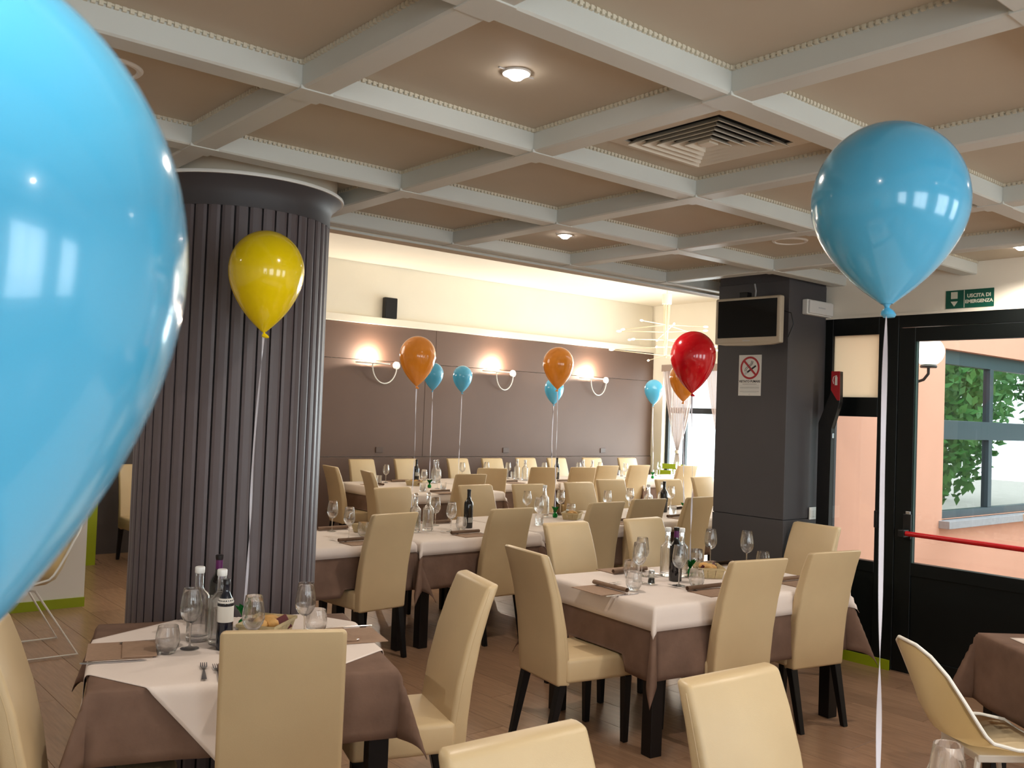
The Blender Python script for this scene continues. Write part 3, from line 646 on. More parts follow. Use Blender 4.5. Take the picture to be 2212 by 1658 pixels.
CB = [('body', latm('body', [(0, 0.014), (0.030, 0.010), (0.036, 0.0), (0.041, 0.002), (0.0425, 0.010), (0.0425, 0.165), (0.040, 0.178), (0.022, 0.196), (0.0165, 0.206), (0.0160, 0.258), (0.0175, 0.262), (0.0175, 0.268), (0.0145, 0.268), (0.0140, 0.206), (0.0200, 0.1935), (0.0380, 0.1755), (0.0404, 0.163), (0.0404, 0.024), (0.034, 0.019), (0.0, 0.022)], M_glass, 26), []),
      ('cap', latm('cap', [(0, 0.262), (0.0180, 0.262), (0.0190, 0.266), (0.0190, 0.284), (0.017, 0.287), (0, 0.287)], M_cap, 20), [])]
CB2 = CB[:1] + [('stopper', latm('stopper', [(0.0, 0.25), (0.012, 0.252), (0.0135, 0.268), (0.009, 0.272), (0.0155, 0.280), (0.017, 0.288), (0.0125, 0.297), (0, 0.300)], M_glass, 18), [])]
VB = [('body', latm('body', [(0, 0.003), (0.026, 0), (0.029, 0.003), (0.030, 0.01), (0.030, 0.17), (0.0285, 0.185), (0.014, 0.215), (0.0125, 0.225), (0.0125, 0.245), (0, 0.247)], M_vinegar, 22), []),
      ('neck_band', latm('neck_band', [(0.0295, 0.176), (0.0302, 0.180), (0.0250, 0.194), (0.0245, 0.193)], M_paper, 20), []),
      ('label', latm('label', [(0.0303, 0.105), (0.0306, 0.107), (0.0306, 0.163), (0.0303, 0.165)], M_paper, 22), []),
      ('cap', latm('cap', [(0, 0.243), (0.0135, 0.243), (0.0135, 0.262), (0.012, 0.264), (0, 0.264)], M_capblack, 16), [])]
SALT = [('jar', latm('jar', [(0, 0), (0.018, 0), (0.020, 0.003), (0.018, 0.03), (0.0155, 0.062), (0.0145, 0.062), (0.017, 0.03), (0.0185, 0.006), (0, 0.005)], M_thick, 14), []), ('salt', latm('salt', [(0, 0.006), (0.0178, 0.006), (0.0165, 0.034), (0, 0.034)], M_paper, 14), []), ('lid', latm('lid', [(0, 0.060), (0.017, 0.060), (0.017, 0.072), (0.012, 0.078), (0, 0.079)], M_steel, 14), [])]
def basket_proto():
    P = []; w, l, h, fl = 0.062, 0.095, 0.062, 0.016; N1, N2 = 3, 5
    def slat(x0, y0, x1, y1, nx, ny):
        bm = bmesh.new(); g = 0.0012
        d = Vector((x1-x0, y1-y0, 0)).normalized()*g
        lo = [Vector((x0, y0, 0.0))+d, Vector((x1, y1, 0.0))-d]; 
        sc_ = 1 + fl/w
        hi = [Vector((p.x + nx*fl + (p.x*fl/w*0.9 if ny else 0), p.y + ny*fl + (p.y*fl/l*0.9 if nx else 0), h)) for p in lo]
        q = [lo[0], lo[1], hi[1], hi[0]]; o = Vector((nx, ny, 0))*0.0016
        A = [bm.verts.new(v) for v in q]; B = [bm.verts.new(v+o) for v in q]
        bm.faces.new(A); bm.faces.new(B[::-1])
        for i in range(4): bm.faces.new((A[i], A[(i+1)%4], B[(i+1)%4], B[i]))
        return mesh_from(bm, 'slat', M_veneer)
    for s in (-1, 1):
        for i in range(N2): P.append(('slat', slat(s*w, -l+2*l*i/N2, s*w, -l+2*l*(i+1)/N2, s, 0), []))
        for i in range(N1): P.append(('slat', slat(-w+2*w*i/N1, s*l, -w+2*w*(i+1)/N1, s*l, 0, s), []))
    P.append(('base', boxm('base', (-w, -l, 0.0), (w, l, 0.002), M_veneer), []))
    bm = bmesh.new(); a, b = w+fl, l+fl
    for lo, hi in (((-a-0.003, -b-0.003, h-0.012), (a+0.003, -b, h)), ((-a-0.003, b, h-0.012), (a+0.003, b+0.003, h)), ((-a-0.003, -b, h-0.012), (-a, b, h)), ((a, -b, h-0.012), (a+0.003, b, h))): box(bm, lo, hi)
    P.append(('rim_band', mesh_from(bm, 'rim_band', M_veneer), []))
    return P
BK = basket_proto()
def blob(name, sx, sy, sz, m, seed):
    rnd = random.Random(seed); bm = bmesh.new(); bmesh.ops.create_icosphere(bm, subdivisions=2, radius=1)
    for v in bm.verts:
        k = 1 + 0.10*math.sin(3*v.co.x+seed) + 0.08*math.sin(4*v.co.y+2*seed); z = v.co.z if v.co.z > 0 else v.co.z*0.6
        v.co = Vector((v.co.x*sx*k, v.co.y*sy*k, (z+0.6)*sz))
    return mesh_from(bm, name, m, True)
BREAD = [blob('bread_roll', 0.032, 0.042, 0.026, M_bread, s) for s in (1, 2, 3)]
M_packet = mat('dark_red_packet', rgb(90, 22, 30), 0.4)
PACKET = boxm('snack_packet', (-0.03, -0.05, 0), (0.03, 0.05, 0.010), M_packet, 0.004)
def foil_proto():
    P = []
    P.append(('body', latm('body', [(0, 0), (0.016, 0.0), (0.022, 0.006), (0.024, 0.02), (0.019, 0.036), (0.009, 0.045), (0.007, 0.05)], M_foil, 12, False), []))
    bm = bmesh.new(); n = 14; rings = []
    for r, z, amp in ((0.007, 0.050, 0.0), (0.014, 0.062, 0.15), (0.024, 0.078, 0.30), (0.030, 0.092, 0.45)):
        rings.append([bm.verts.new((r*(1+amp*(1 if i % 2 else -1)*0.5)*math.cos(2*PI*i/n), r*(1+amp*(1 if i % 2 else -1)*0.5)*math.sin(2*PI*i/n), z + (amp*0.02 if i % 2 else 0))) for i in range(n)])
    for a, b in zip(rings, rings[1:]):
        for i in range(n): bm.faces.new((a[i], a[(i+1)%n], b[(i+1)%n], b[i]))
    bm.faces.new(rings[0][::-1]); bmesh.ops.solidify(bm, geom=bm.faces[:], thickness=0.0008)
    P.append(('ruffle', mesh_from(bm, 'ruffle', M_foil), [])); return P
FW = foil_proto()
def napkin_proto():
    bm = bmesh.new(); box(bm, (-0.125, -0.155, 0.0), (0.125, 0.02, 0.0035)); P = [('folded_sheet', mesh_from(bm, 'folded_sheet', M_napkin, bevel=0.001, seg=1), [])]
    bm = bmesh.new(); n = 9; A, B = [], []
    for i in range(n+8):
        t = PI*1.15 - i*2*PI*1.15/(n+7); r = 0.014 - 0.0035*i/(n+7); A.append((r*math.cos(t)+0.012, r*math.sin(t)+0.0175))
    for y, z in A: pass
    va = [bm.verts.new((-0.135, y, z)) for y, z in A]; vb = [bm.verts.new((0.135, y+0.006, z*0.96+0.0006)) for y, z in A]
    for i in range(len(A)-1): bm.faces.new((va[i], va[i+1], vb[i+1], vb[i]))
    bmesh.ops.solidify(bm, geom=bm.faces[:], thickness=0.0016)
    P.append(('rolled_edge', mesh_from(bm, 'rolled_edge', M_napkin, True), [])); return P
NK = napkin_proto()
NK2 = [('folded_sheet', boxm('folded_sheet', (-0.125, -0.125, 0.0), (0.125, 0.10, 0.003), M_napkin, 0.001), []), ('folded_flap', boxm('folded_flap', (-0.10, -0.005, 0.003), (0.125, 0.115, 0.010), M_napkin, 0.003), [])]
def fork_me():
    bm = bmesh.new()
    pts = [(0, -0.10, 0.004, 0.009), (0, -0.06, 0.005, 0.007), (0, 0.0, 0.006, 0.0035), (0, 0.03, 0.006, 0.004), (0, 0.045, 0.005, 0.011), (0, 0.06, 0.004, 0.0125)]
    rows = [[bm.verts.new((sx*w, y, z)) for sx in (-1, 1)] for x, y, z, w in pts]
    for a, b in zip(rows, rows[1:]): bm.faces.new((a[0], a[1], b[1], b[0]))
    for k in range(4):
        x0 = -0.0125 + k*0.0067; 
        q = [bm.verts.new(p) for p in ((x0, 0.06, 0.004), (x0+0.0045, 0.06, 0.004), (x0+0.0036, 0.10, 0.008), (x0+0.0009, 0.10, 0.008))]; bm.faces.new(q)
    bmesh.ops.solidify(bm, geom=bm.faces[:], thickness=0.002)
    return mesh_from(bm, 'fork', M_steel)
def knife_me():
    bm = bmesh.new(); prism(bm, [(-0.007, -0.11), (0.007, -0.11), (0.0075, -0.02), (0.009, 0.0), (0.010, 0.07), (0.004, 0.11), (-0.004, 0.09), (-0.005, -0.02)], 'z', 0.0, 0.003)
    return mesh_from(bm, 'knife', M_steel, bevel=0.0008, seg=1)
FK, KN = fork_me(), knife_me()

ZTW = ZT + 0.0006
def glass(x, y, where, z=ZTW): make(WG, 'wine_glass', 'empty stemmed wine glass ' + where, 'wine glass', (x, y, z), random.uniform(0, 6), 'wine glasses on the tables')
def tumbler(x, y, where, p=TU, z=ZTW): make(p, 'water_tumbler', 'low clear water tumbler ' + where, 'tumbler', (x, y, z), random.uniform(0, 6), 'water tumblers on the tables')
def setting(x, y, az, where, fork=True, knife=True, off=(-0.10, 0.11), p=NK):
    # az: azimuth from diner towards the table centre
    rz = math.radians(az) - PI/2; R = Matrix.Rotation(rz, 3, 'Z')
    make(p, 'napkin', ('brown napkin with rolled edge ' if p is NK else 'flat folded brown napkin ') + where, 'napkin', (x, y, ZTW), rz, 'brown napkins at the places')
    if fork:
        p = Vector((x, y, 0)) + R @ Vector((off[0], 0.085, 0)); o = obj('fork', FK, None, (p.x, p.y, ZTW+0.0042), (0, 0, rz+0.12)); tag(o, 'steel fork poking out beside the napkin ' + where, 'fork', 'forks at the places')
    if knife:
        p = Vector((x, y, 0)) + R @ Vector((0.155, -0.03, 0)); o = obj('knife', KN, None, (p.x, p.y, ZTW), (0, 0, rz)); tag(o, 'steel knife lying beside the napkin ' + where, 'knife', 'knives at the places')
def wine(x, y, where, p=WB, rz=0.0): make(p, 'wine_bottle', 'dark red wine bottle with pale label ' + where, 'bottle', (x, y, ZTW), rz, 'wine bottles on the tables')
def clear(x, y, where, p=CB): make(p, 'water_bottle', 'clear glass water bottle ' + where, 'bottle', (x, y, ZTW), random.uniform(0, 6), 'clear water bottles on the tables')
def basket(x, y, rz, where, packets=True):
    make(BK, 'bread_basket', 'light wood chip bread basket ' + where, 'basket', (x, y, ZTW), rz, 'bread baskets on the tables')
    R = Matrix.Rotation(rz, 3, 'Z')
    for i, (a, b, w) in enumerate(((-0.01, -0.045, 'at the near end of'), (0.012, 0.005, 'in the middle of'), (-0.012, 0.055, 'at the far end of'))):
        p = R @ Vector((a, b, 0)); o = obj('bread_roll', BREAD[i], None, (x+p.x, y+p.y, ZTW+0.030), (0, 0, rz+i)); tag(o, 'bread roll %s the basket %s' % (w, where), 'bread', 'bread rolls in the baskets')
    if packets:
        for s in (-1, 1):
            p = R @ Vector((0.038*s, 0.03*s, 0)); o = obj('snack_packet', PACKET, None, (x+p.x, y+p.y, ZTW+0.034), (0.5*s, 1.0*s, rz)); tag(o, 'dark red cracker packet %s the basket %s' % ('left in' if s < 0 else 'right in', where), 'packet', 'cracker packets in the baskets')
def weight(x, y, where): make(FW, 'balloon_weight', 'green foil balloon weight ' + where, 'weight', (x, y, ZTW), random.uniform(0, 6), 'green foil balloon weights')

# left table
wine(1.575, 3.715, 'and purple neck on the left table')
clear(1.449, 3.60, 'with white cap, left of two on the left table'); clear(1.500, 3.505, 'with white cap, right of two on the left table')
make(VB, 'vinegar_bottle', 'slim dark bottle with white label in front of the water bottles', 'bottle', (1.482, 3.418, ZTW), 0.4)
glass(1.378, 3.490, 'left of the water bottles on the left table'); glass(1.520, 3.255, 'in front of the bread on the left table'); glass(1.80, 3.385, 'right of the bread on the left table')
tumbler(1.286, 3.470, 'beside the left napkin on the left table'); tumbler(1.890, 3.455, 'beside the right napkin on the left table')
basket(1.712, 3.535, math.radians(-50), 'on the left table', True); weight(1.672, 3.672, 'on the left table')
setting(1.165, 3.585, -18, 'at the left edge of the left table', True, True, p=NK2)
setting(1.985, 3.345, 165, 'at the right edge of the left table', True, True, p=NK2)
setting(1.462, 3.075, 72, 'hidden by the chair back at the left table', False, False)
for i, (x, y, a, w) in enumerate([(1.300, 3.155, -0.37, 'left'), (1.335, 3.115, -0.30, 'right')]):
    o = obj('fork', FK, None, (x, y, ZTW+0.001), (0, 0, a)); tag(o, 'steel fork laid on white cloth left of the chair back, %s of two' % w, 'fork', 'forks at the places')
# right table
wine(4.24, 3.53, 'and purple neck on the right table', WB, 0.15)
clear(4.325, 3.665, 'left behind the wine bottle on the right table'); clear(4.385, 3.610, 'right behind the wine bottle on the right table')
glass(4.134, 3.415, 'standing in front of the wine bottle on the right table'); glass(4.005, 3.60, 'left of the salt cellar, front of two'); glass(4.19, 3.745, 'left of the salt cellar, rear of two')
glass(4.94, 3.825, 'behind the bread basket on the right table'); glass(5.02, 3.60, 'right of the bread basket, front of two'); glass(5.10, 3.66, 'right of the bread basket, rear of two')
tumbler(3.800, 3.450, 'by the front left napkin on the right table'); tumbler(4.085, 3.735, 'by the rear left napkin on the right table'); tumbler(4.19, 3.335, 'by the front right napkin on the right table'); tumbler(4.83, 3.85, 'behind the bread basket on the right table'); tumbler(5.16, 3.575, 'hidden beside the right chair back on the right table')
make(SALT, 'salt_cellar', 'small glass salt cellar with steel lid on the right table', 'salt cellar', (4.034, 3.53, ZTW))
basket(4.56, 3.545, math.radians(-40), 'on the right table'); weight(4.44, 3.585, 'on the right table')
setting(3.69, 3.535, -6, 'at the left end of the right table'); setting(4.165, 3.245, 84, 'at the front of the right table', True, False); setting(4.20, 3.86, -96, 'at the rear left of the right table', True, False); setting(4.86, 3.16, 82, 'near the door side of the right table', False, False); setting(4.92, 3.76, -96, 'at the rear right of the right table', False, False)
# middle tables
M1 = 'on the middle tables '
clear(4.19, 5.96, M1 + 'beside the left chair back', CB2); clear(4.05, 5.93, M1 + 'half hidden by the left chair back', CB2); wine(4.59, 5.97, 'standing alone at the middle tables', WB3, 0.5)
glass(3.40, 5.80, M1 + 'nearest the column, front'); glass(3.50, 6.22, M1 + 'nearest the column, rear'); glass(4.325, 5.84, M1 + 'left of the wine bottle'); glass(4.43, 6.20, M1 + 'behind the water bottle')
tumbler(3.58, 5.90, M1 + 'nearest the column'); tumbler(4.46, 5.885, M1 + 'by the wine bottle')
basket(3.72, 6.05, 0.4, 'behind the chair nearest the column', False); basket(5.87, 6.10, math.radians(-55), 'on the middle tables', False)
setting(3.38, 5.66, 90, 'at the middle table nearest the column'); setting(4.34, 5.66, 90, 'below the wine bottle at the middle tables'); setting(3.55, 6.30, -90, 'across the table nearest the column', True, False); setting(4.52, 6.30, -90, 'across from the wine bottle', True, False)
glass(5.63, 6.45, M1 + 'before the third chair facing us'); glass(5.295, 5.91, M1 + 'in front of the square-shouldered bottle'); glass(6.02, 6.42, M1 + 'behind the bread basket')
clear(5.735, 6.33, M1 + 'beside the green weight'); tumbler(5.26, 5.86, M1 + 'at the corner below the water bottle', TS); tumbler(6.12, 6.38, M1 + 'behind the basket')
weight(5.79, 6.24, 'beside the bread basket on the middle tables'); setting(5.42, 5.74, 90, 'at the corner of the middle table', True, False); setting(6.10, 5.74, 90, 'behind the grey-toned chair back', False, False); setting(6.07, 6.38, -90, 'at the far side behind the basket', False, False)
glass(6.475, 6.25, M1 + 'over the grey-toned chair back'); glass(6.93, 6.38, M1 + 'left of the pillar-side bottles'); glass(7.60, 6.42, M1 + 'right of the pillar-side wine bottle')
clear(6.90, 6.11, M1 + 'left of the pillar-side wine bottle'); wine(7.20, 6.17, 'at the pillar-side middle table', WB2, 0.3); clear(7.30, 6.28, M1 + 'right behind the pillar-side wine bottle')
weight(7.37, 6.05, 'at the pillar-side middle table'); tumbler(7.05, 5.925, M1 + 'by the pillar-side napkin', TS); setting(6.95, 5.78, 90, 'at the pillar-side middle table'); setting(7.55, 6.30, -90, 'across the pillar-side middle table', False, False)
# wall tables
W1 = 'on the wall-side tables '
glass(6.36, 10.0, W1 + 'before the leftmost wall chair'); tumbler(6.25, 9.98, W1 + 'before the leftmost wall chair', TS); setting(6.05, 9.72, 0, 'at the left end of the wall-side table', False, False); setting(6.62, 10.08, -90, 'before the leftmost wall chair', False, False)
wine(6.62, 9.71, 'behind the wall-side bread basket', WB2, 0.2); basket(6.50, 9.53, 0.6, 'on the left wall-side table'); glass(6.33, 9.12, W1 + 'left of the front green weight'); clear(6.95, 9.78, W1 + 'left of the left pair', CB2); clear(7.03, 9.83, W1 + 'right of the left pair', CB2)
glass(6.51, 9.09, W1 + 'right of the front green weight'); weight(6.47, 9.20, 'in front on the left wall-side table'); weight(7.36, 9.82, 'farther right on the left wall-side table'); tumbler(6.13, 8.85, W1 + 'front left', TS); tumbler(6.42, 8.85, W1 + 'front right', TS); setting(6.25, 8.66, 90, 'at the near wall-side table end')
glass(7.77, 10.28, W1 + 'before the third wall chair'); glass(8.235, 10.33, W1 + 'before the fourth wall chair'); glass(8.54, 10.22, W1 + 'left of the twin bottles'); clear(8.52, 10.0, W1 + 'left of the twin bottles pair'); clear(8.53, 9.84, W1 + 'right of the twin bottles pair'); tumbler(8.62, 10.20, W1 + 'left of the twin bottles', TS)
setting(8.07, 9.60, 90, 'below the twin bottles'); wine(9.22, 9.93, 'standing alone at the wall-side tables', WB2, 0.1); glass(9.18, 10.16, W1 + 'behind the lone wine bottle'); glass(9.83, 10.11, W1 + 'before the next-to-last wall chair'); clear(9.66, 9.84, W1 + 'left of the right pair'); clear(9.70, 9.69, W1 + 'right of the right pair'); glass(10.30, 10.12, W1 + 'between the two right wall chairs'); setting(9.0, 9.52, 90, 'beside the lone wine bottle', False, False)
glass(10.60, 9.87, W1 + 'before the rightmost wall chair'); tumbler(10.80, 10.15, W1 + 'before the rightmost wall chair', TS); weight(10.99, 9.66, 'on the wall-side table nearest the window'); glass(11.62, 10.07, W1 + 'left of the lime chair'); glass(12.02, 10.02, W1 + 'right of the lime chair'); tumbler(11.56, 10.11, W1 + 'left of the lime chair', TS); tumbler(11.98, 10.09, W1 + 'right of the lime chair', TS); glass(11.77, 9.50, W1 + 'beside the pillar edge')
weight(9.40, 10.24, 'hidden on the wall-side table behind the lone bottle')
# table just below the picture
glass(2.142, 0.980, 'cut by the lower right edge of the picture'); weight(1.776, 0.949, 'on the table just below the picture'); weight(0.10, 0.62, 'under the huge balloon'); weight(4.21, 6.22, 'behind the chair back nearest the column')

# ------------------------------------------------------------------ balloons
def balloon_mat(name, col, dark):
    m = mat(name, col, 0.16, spec=0.5, coat=0.35, sss=0.0); return m
MB_ = {'blue': balloon_mat('blue_latex', rgb(80, 174, 216), 0), 'yellow': balloon_mat('yellow_latex', rgb(242, 212, 4), 0), 'orange': balloon_mat('orange_latex', rgb(255, 156, 50), 0), 'red': balloon_mat('red_latex', rgb(214, 8, 26), 0)}
for m_ in MB_.values():
    p_ = m_.node_tree.nodes['Principled BSDF']; p_.inputs['Coat Roughness'].default_value = 0.03
PROF = [(0.5*math.sin(a_), 0.535*math.cos(a_)) for a_ in [PI/2*i/9 for i in range(10)]] + [(0.5*f_, -0.82*t_) for t_, f_ in ((0.13, 0.985), (0.26, 0.935), (0.39, 0.855), (0.51, 0.755), (0.62, 0.645), (0.72, 0.525), (0.80, 0.415), (0.87, 0.305), (0.93, 0.20), (0.97, 0.125), (1.0, 0.075))]
def balloon(kind, c, D, wxy, label, seed, zend=None, tilt=0.0, big=False, hs=1.0):
    t = thing('balloon', label, 'balloon', c, 0, 'helium balloons on ribbons')
    seg = 64 if big else 40
    pr = []
    for (r0, z0), (r1, z1) in zip(PROF, PROF[1:]):
        pr.append((r0*D, z0*D*(hs if z0 < 0 else 1))); 
    pr.append((PROF[-1][0]*D, PROF[-1][1]*D*hs))
    bm = bmesh.new(); lathe(bm, pr[::-1], seg)
    me = mesh_from(bm, 'balloon_body', MB_[kind], False)
    for p in me.polygons: p.use_smooth = True
    b = obj('balloon_body', me, t, None, (tilt, tilt*0.5, 0))
    sd = b.modifiers.new('smooth', 'SUBSURF'); sd.levels = 1; sd.render_levels = 1
    zb = -0.82*D*hs
    bm = bmesh.new(); lathe(bm, [(0.03*D, zb), (0.018*D, zb-0.012*D), (0.016*D, zb-0.025*D), (0.040*D, zb-0.045*D), (0.050*D, zb-0.07*D), (0.036*D, zb-0.085*D), (0.0, zb-0.06*D)], 14)
    for v in bm.verts: v.co.x += max(0, (zb-0.01*D) - v.co.z)*0.45*(1 if seed % 2 else -1)
    obj('knot', mesh_from(bm, 'knot', MB_[kind], True), t)
    rnd = random.Random(seed); z0 = zb - 0.02*D; z1 = (zend if zend is not None else ZTW+0.05) - c[2]; n = 40
    bm = bmesh.new(); L_, R_ = [], []
    for i in range(n+1):
        s = i/n; z = z0 + (z1-z0)*s
        x = (wxy[0]-c[0])*s + 0.006*math.sin(5*s+seed)*s*(1-s)*4; y = (wxy[1]-c[1])*s + 0.006*math.sin(4*s+2*seed)*s*(1-s)*4
        a = seed + 6.0*s + 0.8*math.sin(9*s); w = 0.0052
        L_.append(bm.verts.new((x-w*math.cos(a), y-w*math.sin(a), z))); R_.append(bm.verts.new((x+w*math.cos(a), y+w*math.sin(a), z)))
    for i in range(n): bm.faces.new((L_[i], R_[i], R_[i+1], L_[i+1]))
    bmesh.ops.solidify(bm, geom=bm.faces[:], thickness=0.0012)
    obj('ribbon', mesh_from(bm, 'ribbon', M_ribbon, True), t)
balloon('yellow', (1.692, 3.646, 2.256), 0.312, (1.672, 3.672), 'yellow balloon in front of the fluted column', 3)
balloon('orange', (4.214, 6.226, 2.130), 0.294, (4.21, 6.22), 'orange balloon over the middle tables, left of two', 5)
balloon('blue', (6.449, 9.181, 2.135), 0.245, (6.47, 9.20), 'small blue balloon partly behind the left orange one', 6)
balloon('blue', (7.346, 9.792, 2.155), 0.260, (7.36, 9.82), 'small blue balloon by itself between two wall lamps', 7)
balloon('orange', (5.767, 6.242, 2.163), 0.282, (5.79, 6.24), 'orange balloon over the bread basket, right of two', 8)
balloon('blue', (9.406, 10.254, 2.085), 0.290, (9.40, 10.24), 'small blue balloon mostly behind the right orange one', 9)
balloon('blue', (10.961, 9.668, 2.14), 0.290, (10.99, 9.66), 'small blue balloon beside the curtained window', 10)
balloon('red', (4.405, 3.583, 2.083), 0.272, (4.44, 3.585), 'shiny red balloon over the right table', 11)
balloon('orange', (7.316, 6.057, 2.115), 0.290, (7.37, 6.05), 'orange balloon nearly hidden behind the red one', 12)
balloon('blue', (1.770, 0.952, 2.150), 0.304, (1.776, 0.949), 'large blue balloon at the upper right', 13, big=True, hs=0.82)
balloon('blue', (0.056, 0.592, 1.777), 0.311, (0.10, 0.62), 'huge blue balloon filling the left edge of the picture', 14, big=True)

# ------------------------------------------------------------------ ceiling fittings
def cell(k, v): return (U0 + k*DU - pw/2, V0 + v*DV - pl/2)
DL = [('trim_ring', latm('trim_ring', [(0.034, -0.004), (0.036, -0.006), (0.046, -0.006), (0.049, -0.001), (0.049, 0.0), (0.034, 0.0)], M_white, 24), []),
      ('lens', latm('lens', [(0, -0.026), (0.018, -0.023), (0.031, -0.012), (0.036, -0.001)], M_spot, 20), [])]
def downlight(k, v, where, power=58.0):
    x, y = cell(k, v); t = make(DL, 'downlight', 'small bright recessed downlight ' + where, 'downlight', (x, y, ZC), 0, 'recessed downlights')
    for o in t.children:
        if o.name.startswith('trim'): 
            pass
    for s in (-1, 1): obj('spring_clip', boxm('spring_clip', (-0.012, -0.004, -0.003), (0.012, 0.004, 0.0), M_grey), t, (s*0.062, 0, 0))
    l = bpy.data.lights.new('downlight_beam', 'SPOT'); l.energy = power; l.color = (1.0, 0.90, 0.79); l.spot_size = math.radians(150); l.spot_blend = 0.6; l.shadow_soft_size = 0.03
    o = bpy.data.objects.new('downlight_beam', l); C.objects.link(o); o.parent = t; o.location = (0, 0, -0.03)
downlight(1, 1, 'nearest, in the coffer left of the air vent'); downlight(3, 3, 'in the coffer at the far ceiling edge'); downlight(5, 1, 'at the right edge above the exit sign')
downlight(3, -1, 'behind the viewer on the right', 115); downlight(-1, -1, 'behind the viewer on the left', 70); downlight(1, -3, 'far behind the viewer'); downlight(-1, 3, 'hidden above the huge balloon')
SP = [('rim', latm('rim', [(0.085, -0.004), (0.09, -0.010), (0.102, -0.010), (0.108, -0.003), (0.108, 0), (0.085, 0)], M_white, 36), []), ('grille', latm('grille', [(0, -0.006), (0.085, -0.005), (0.085, 0), (0, 0)], M_ceil, 32), [])]
for k, v, w in ((0, 2, 'beside the huge balloon'), (4, 2, 'above the television pillar'), (1, 0, 'at the top edge of the picture')):
    x, y = cell(k, v); make(SP, 'ceiling_speaker', 'round flush ceiling speaker ' + w, 'speaker', (x, y, ZC), 0, 'round ceiling speakers')
# four-way air diffuser
x, y = cell(2, 1); t = thing('air_vent', 'square white ceiling air vent with nested louvres', 'air vent', (x, y, ZC), 0)
def sqring(a0, z0, a1, z1, th, m, name):
    bm = bmesh.new(); q = []
    for a, z in ((a0, z0), (a1, z1), (a1, z1+th), (a0, z0+th)): q.append([bm.verts.new((sx*a, sy*a, z)) for sx, sy in ((-1,-1),(1,-1),(1,1),(-1,1))])
    for i in range(4):
        for j in range(4): bm.faces.new((q[i][j], q[i][(j+1)%4], q[(i+1)%4][(j+1)%4], q[(i+1)%4][j]))
    return mesh_from(bm, name, m)
obj('backing', boxm('backing', (-0.25, -0.25, -0.003), (0.25, 0.25, -0.001), M_vdark), t)
obj('frame', sqring(0.30, -0.005, 0.235, -0.012, 0.006, M_vent, 'frame'), t)
for i, a in enumerate((0.225, 0.185, 0.145, 0.105, 0.065)): obj('louvre', sqring(a, -0.030, a-0.028, -0.004, 0.003, M_vent, 'louvre'), t)
obj('centre_plate', boxm('centre_plate', (-0.028, -0.028, -0.026), (0.028, 0.028, -0.004), M_vent), t)

# ------------------------------------------------------------------ wall fittings
# television on the pillar, angled out on its bracket
t = thing('television', 'small flat television with beige casing high on the dark pillar', 'television', (5.60, 4.075, 2.26), math.radians(-90 + 3))
# local x = across the screen (towards -y world is +x?), local -y faces the room
def tvbox(lo, hi, m, name, bev=0.006): return obj(name, boxm(name, lo, hi, m, bev), t)
tvbox((-0.272, 0.0, 0.0), (0.272, 0.055, 0.338), M_tv, 'casing', 0.012)
tvbox((-0.245, -0.003, 0.045), (0.245, 0.004, 0.318), M_screen, 'screen', 0.001)
bm = bmesh.new(); prism(bm, [(-0.272, 0.004), (-0.2, -0.008), (0, -0.014), (0.2, -0.008), (0.272, 0.004)], 'y', 0.002, 0.045); obj('chin', mesh_from(bm, 'chin', M_tv), t)
tvbox((-0.03, -0.004, 0.018), (0.03, 0.001, 0.024), M_grey, 'maker_badge', 0.0005)
tvbox((-0.10, 0.055, 0.08), (0.10, 0.10, 0.26), M_black, 'wall_bracket', 0.004); tvbox((-0.03, 0.10, 0.12), (0.03, 0.215, 0.22), M_black, 'bracket_arm', 0.004)
tvbox((-0.11, 0.06, 0.33), (-0.04, 0.12, 0.385), M_black, 'power_box', 0.004)
bm = bmesh.new(); tube(bm, [(0.0, 0.10, 0.34), (-0.02, 0.14, 0.40), (-0.05, 0.17, 0.455)], 0.006, 8); obj('cable', mesh_from(bm, 'cable', M_grey, True), t)
bm = bmesh.new(); tube(bm, [(0.20, 0.08, 0.25), (0.285, 0.12, 0.22), (0.30, 0.13, 0.14), (0.26, 0.13, 0.05)], 0.004, 8); obj('cable', mesh_from(bm, 'cable', M_black, True), t)
# no-smoking sign
t = thing('no_smoking_sign', 'white no-smoking notice on the dark pillar below the television', 'sign', (PX0-0.001, 4.180, 2.043), -PI/2)
obj('plate', boxm('plate', (-0.10, -0.003, -0.152), (0.10, 0.0, 0.152), M_paper, 0.0012), t)
bm = bmesh.new(); n = 40
for r0, r1 in ((0.070, 0.085),):
    q = [[bm.verts.new((r*math.cos(2*PI*i/n), yy, 0.055 + r*math.sin(2*PI*i/n))) for i in range(n)] for r, yy in ((r0, -0.0032), (r1, -0.0032), (r1, -0.0042), (r0, -0.0042))]
    for k in range(4):
        for i in range(n): bm.faces.new((q[k][i], q[k][(i+1)%n], q[(k+1)%4][(i+1)%n], q[(k+1)%4][i]))
obj('red_ring', mesh_from(bm, 'red_ring', M_redsign), t)
def strip(name, x0, z0, x1, z1, w, m, y=-0.0040):
    d = Vector((x1-x0, z1-z0)).normalized(); nn = Vector((-d.y, d.x))*w/2; bm = bmesh.new()
    prism(bm, [(x0+nn.x, z0+nn.y), (x1+nn.x, z1+nn.y), (x1-nn.x, z1-nn.y), (x0-nn.x, z0-nn.y)], 'y', y, y+0.0009); return obj(name, mesh_from(bm, name, m), t)
strip('cigarette', -0.040, 0.012, 0.052, 0.070, 0.013, M_ink); strip('cigarette_filter', -0.050, 0.004, -0.022, 0.022, 0.013, M_grey, -0.0044)
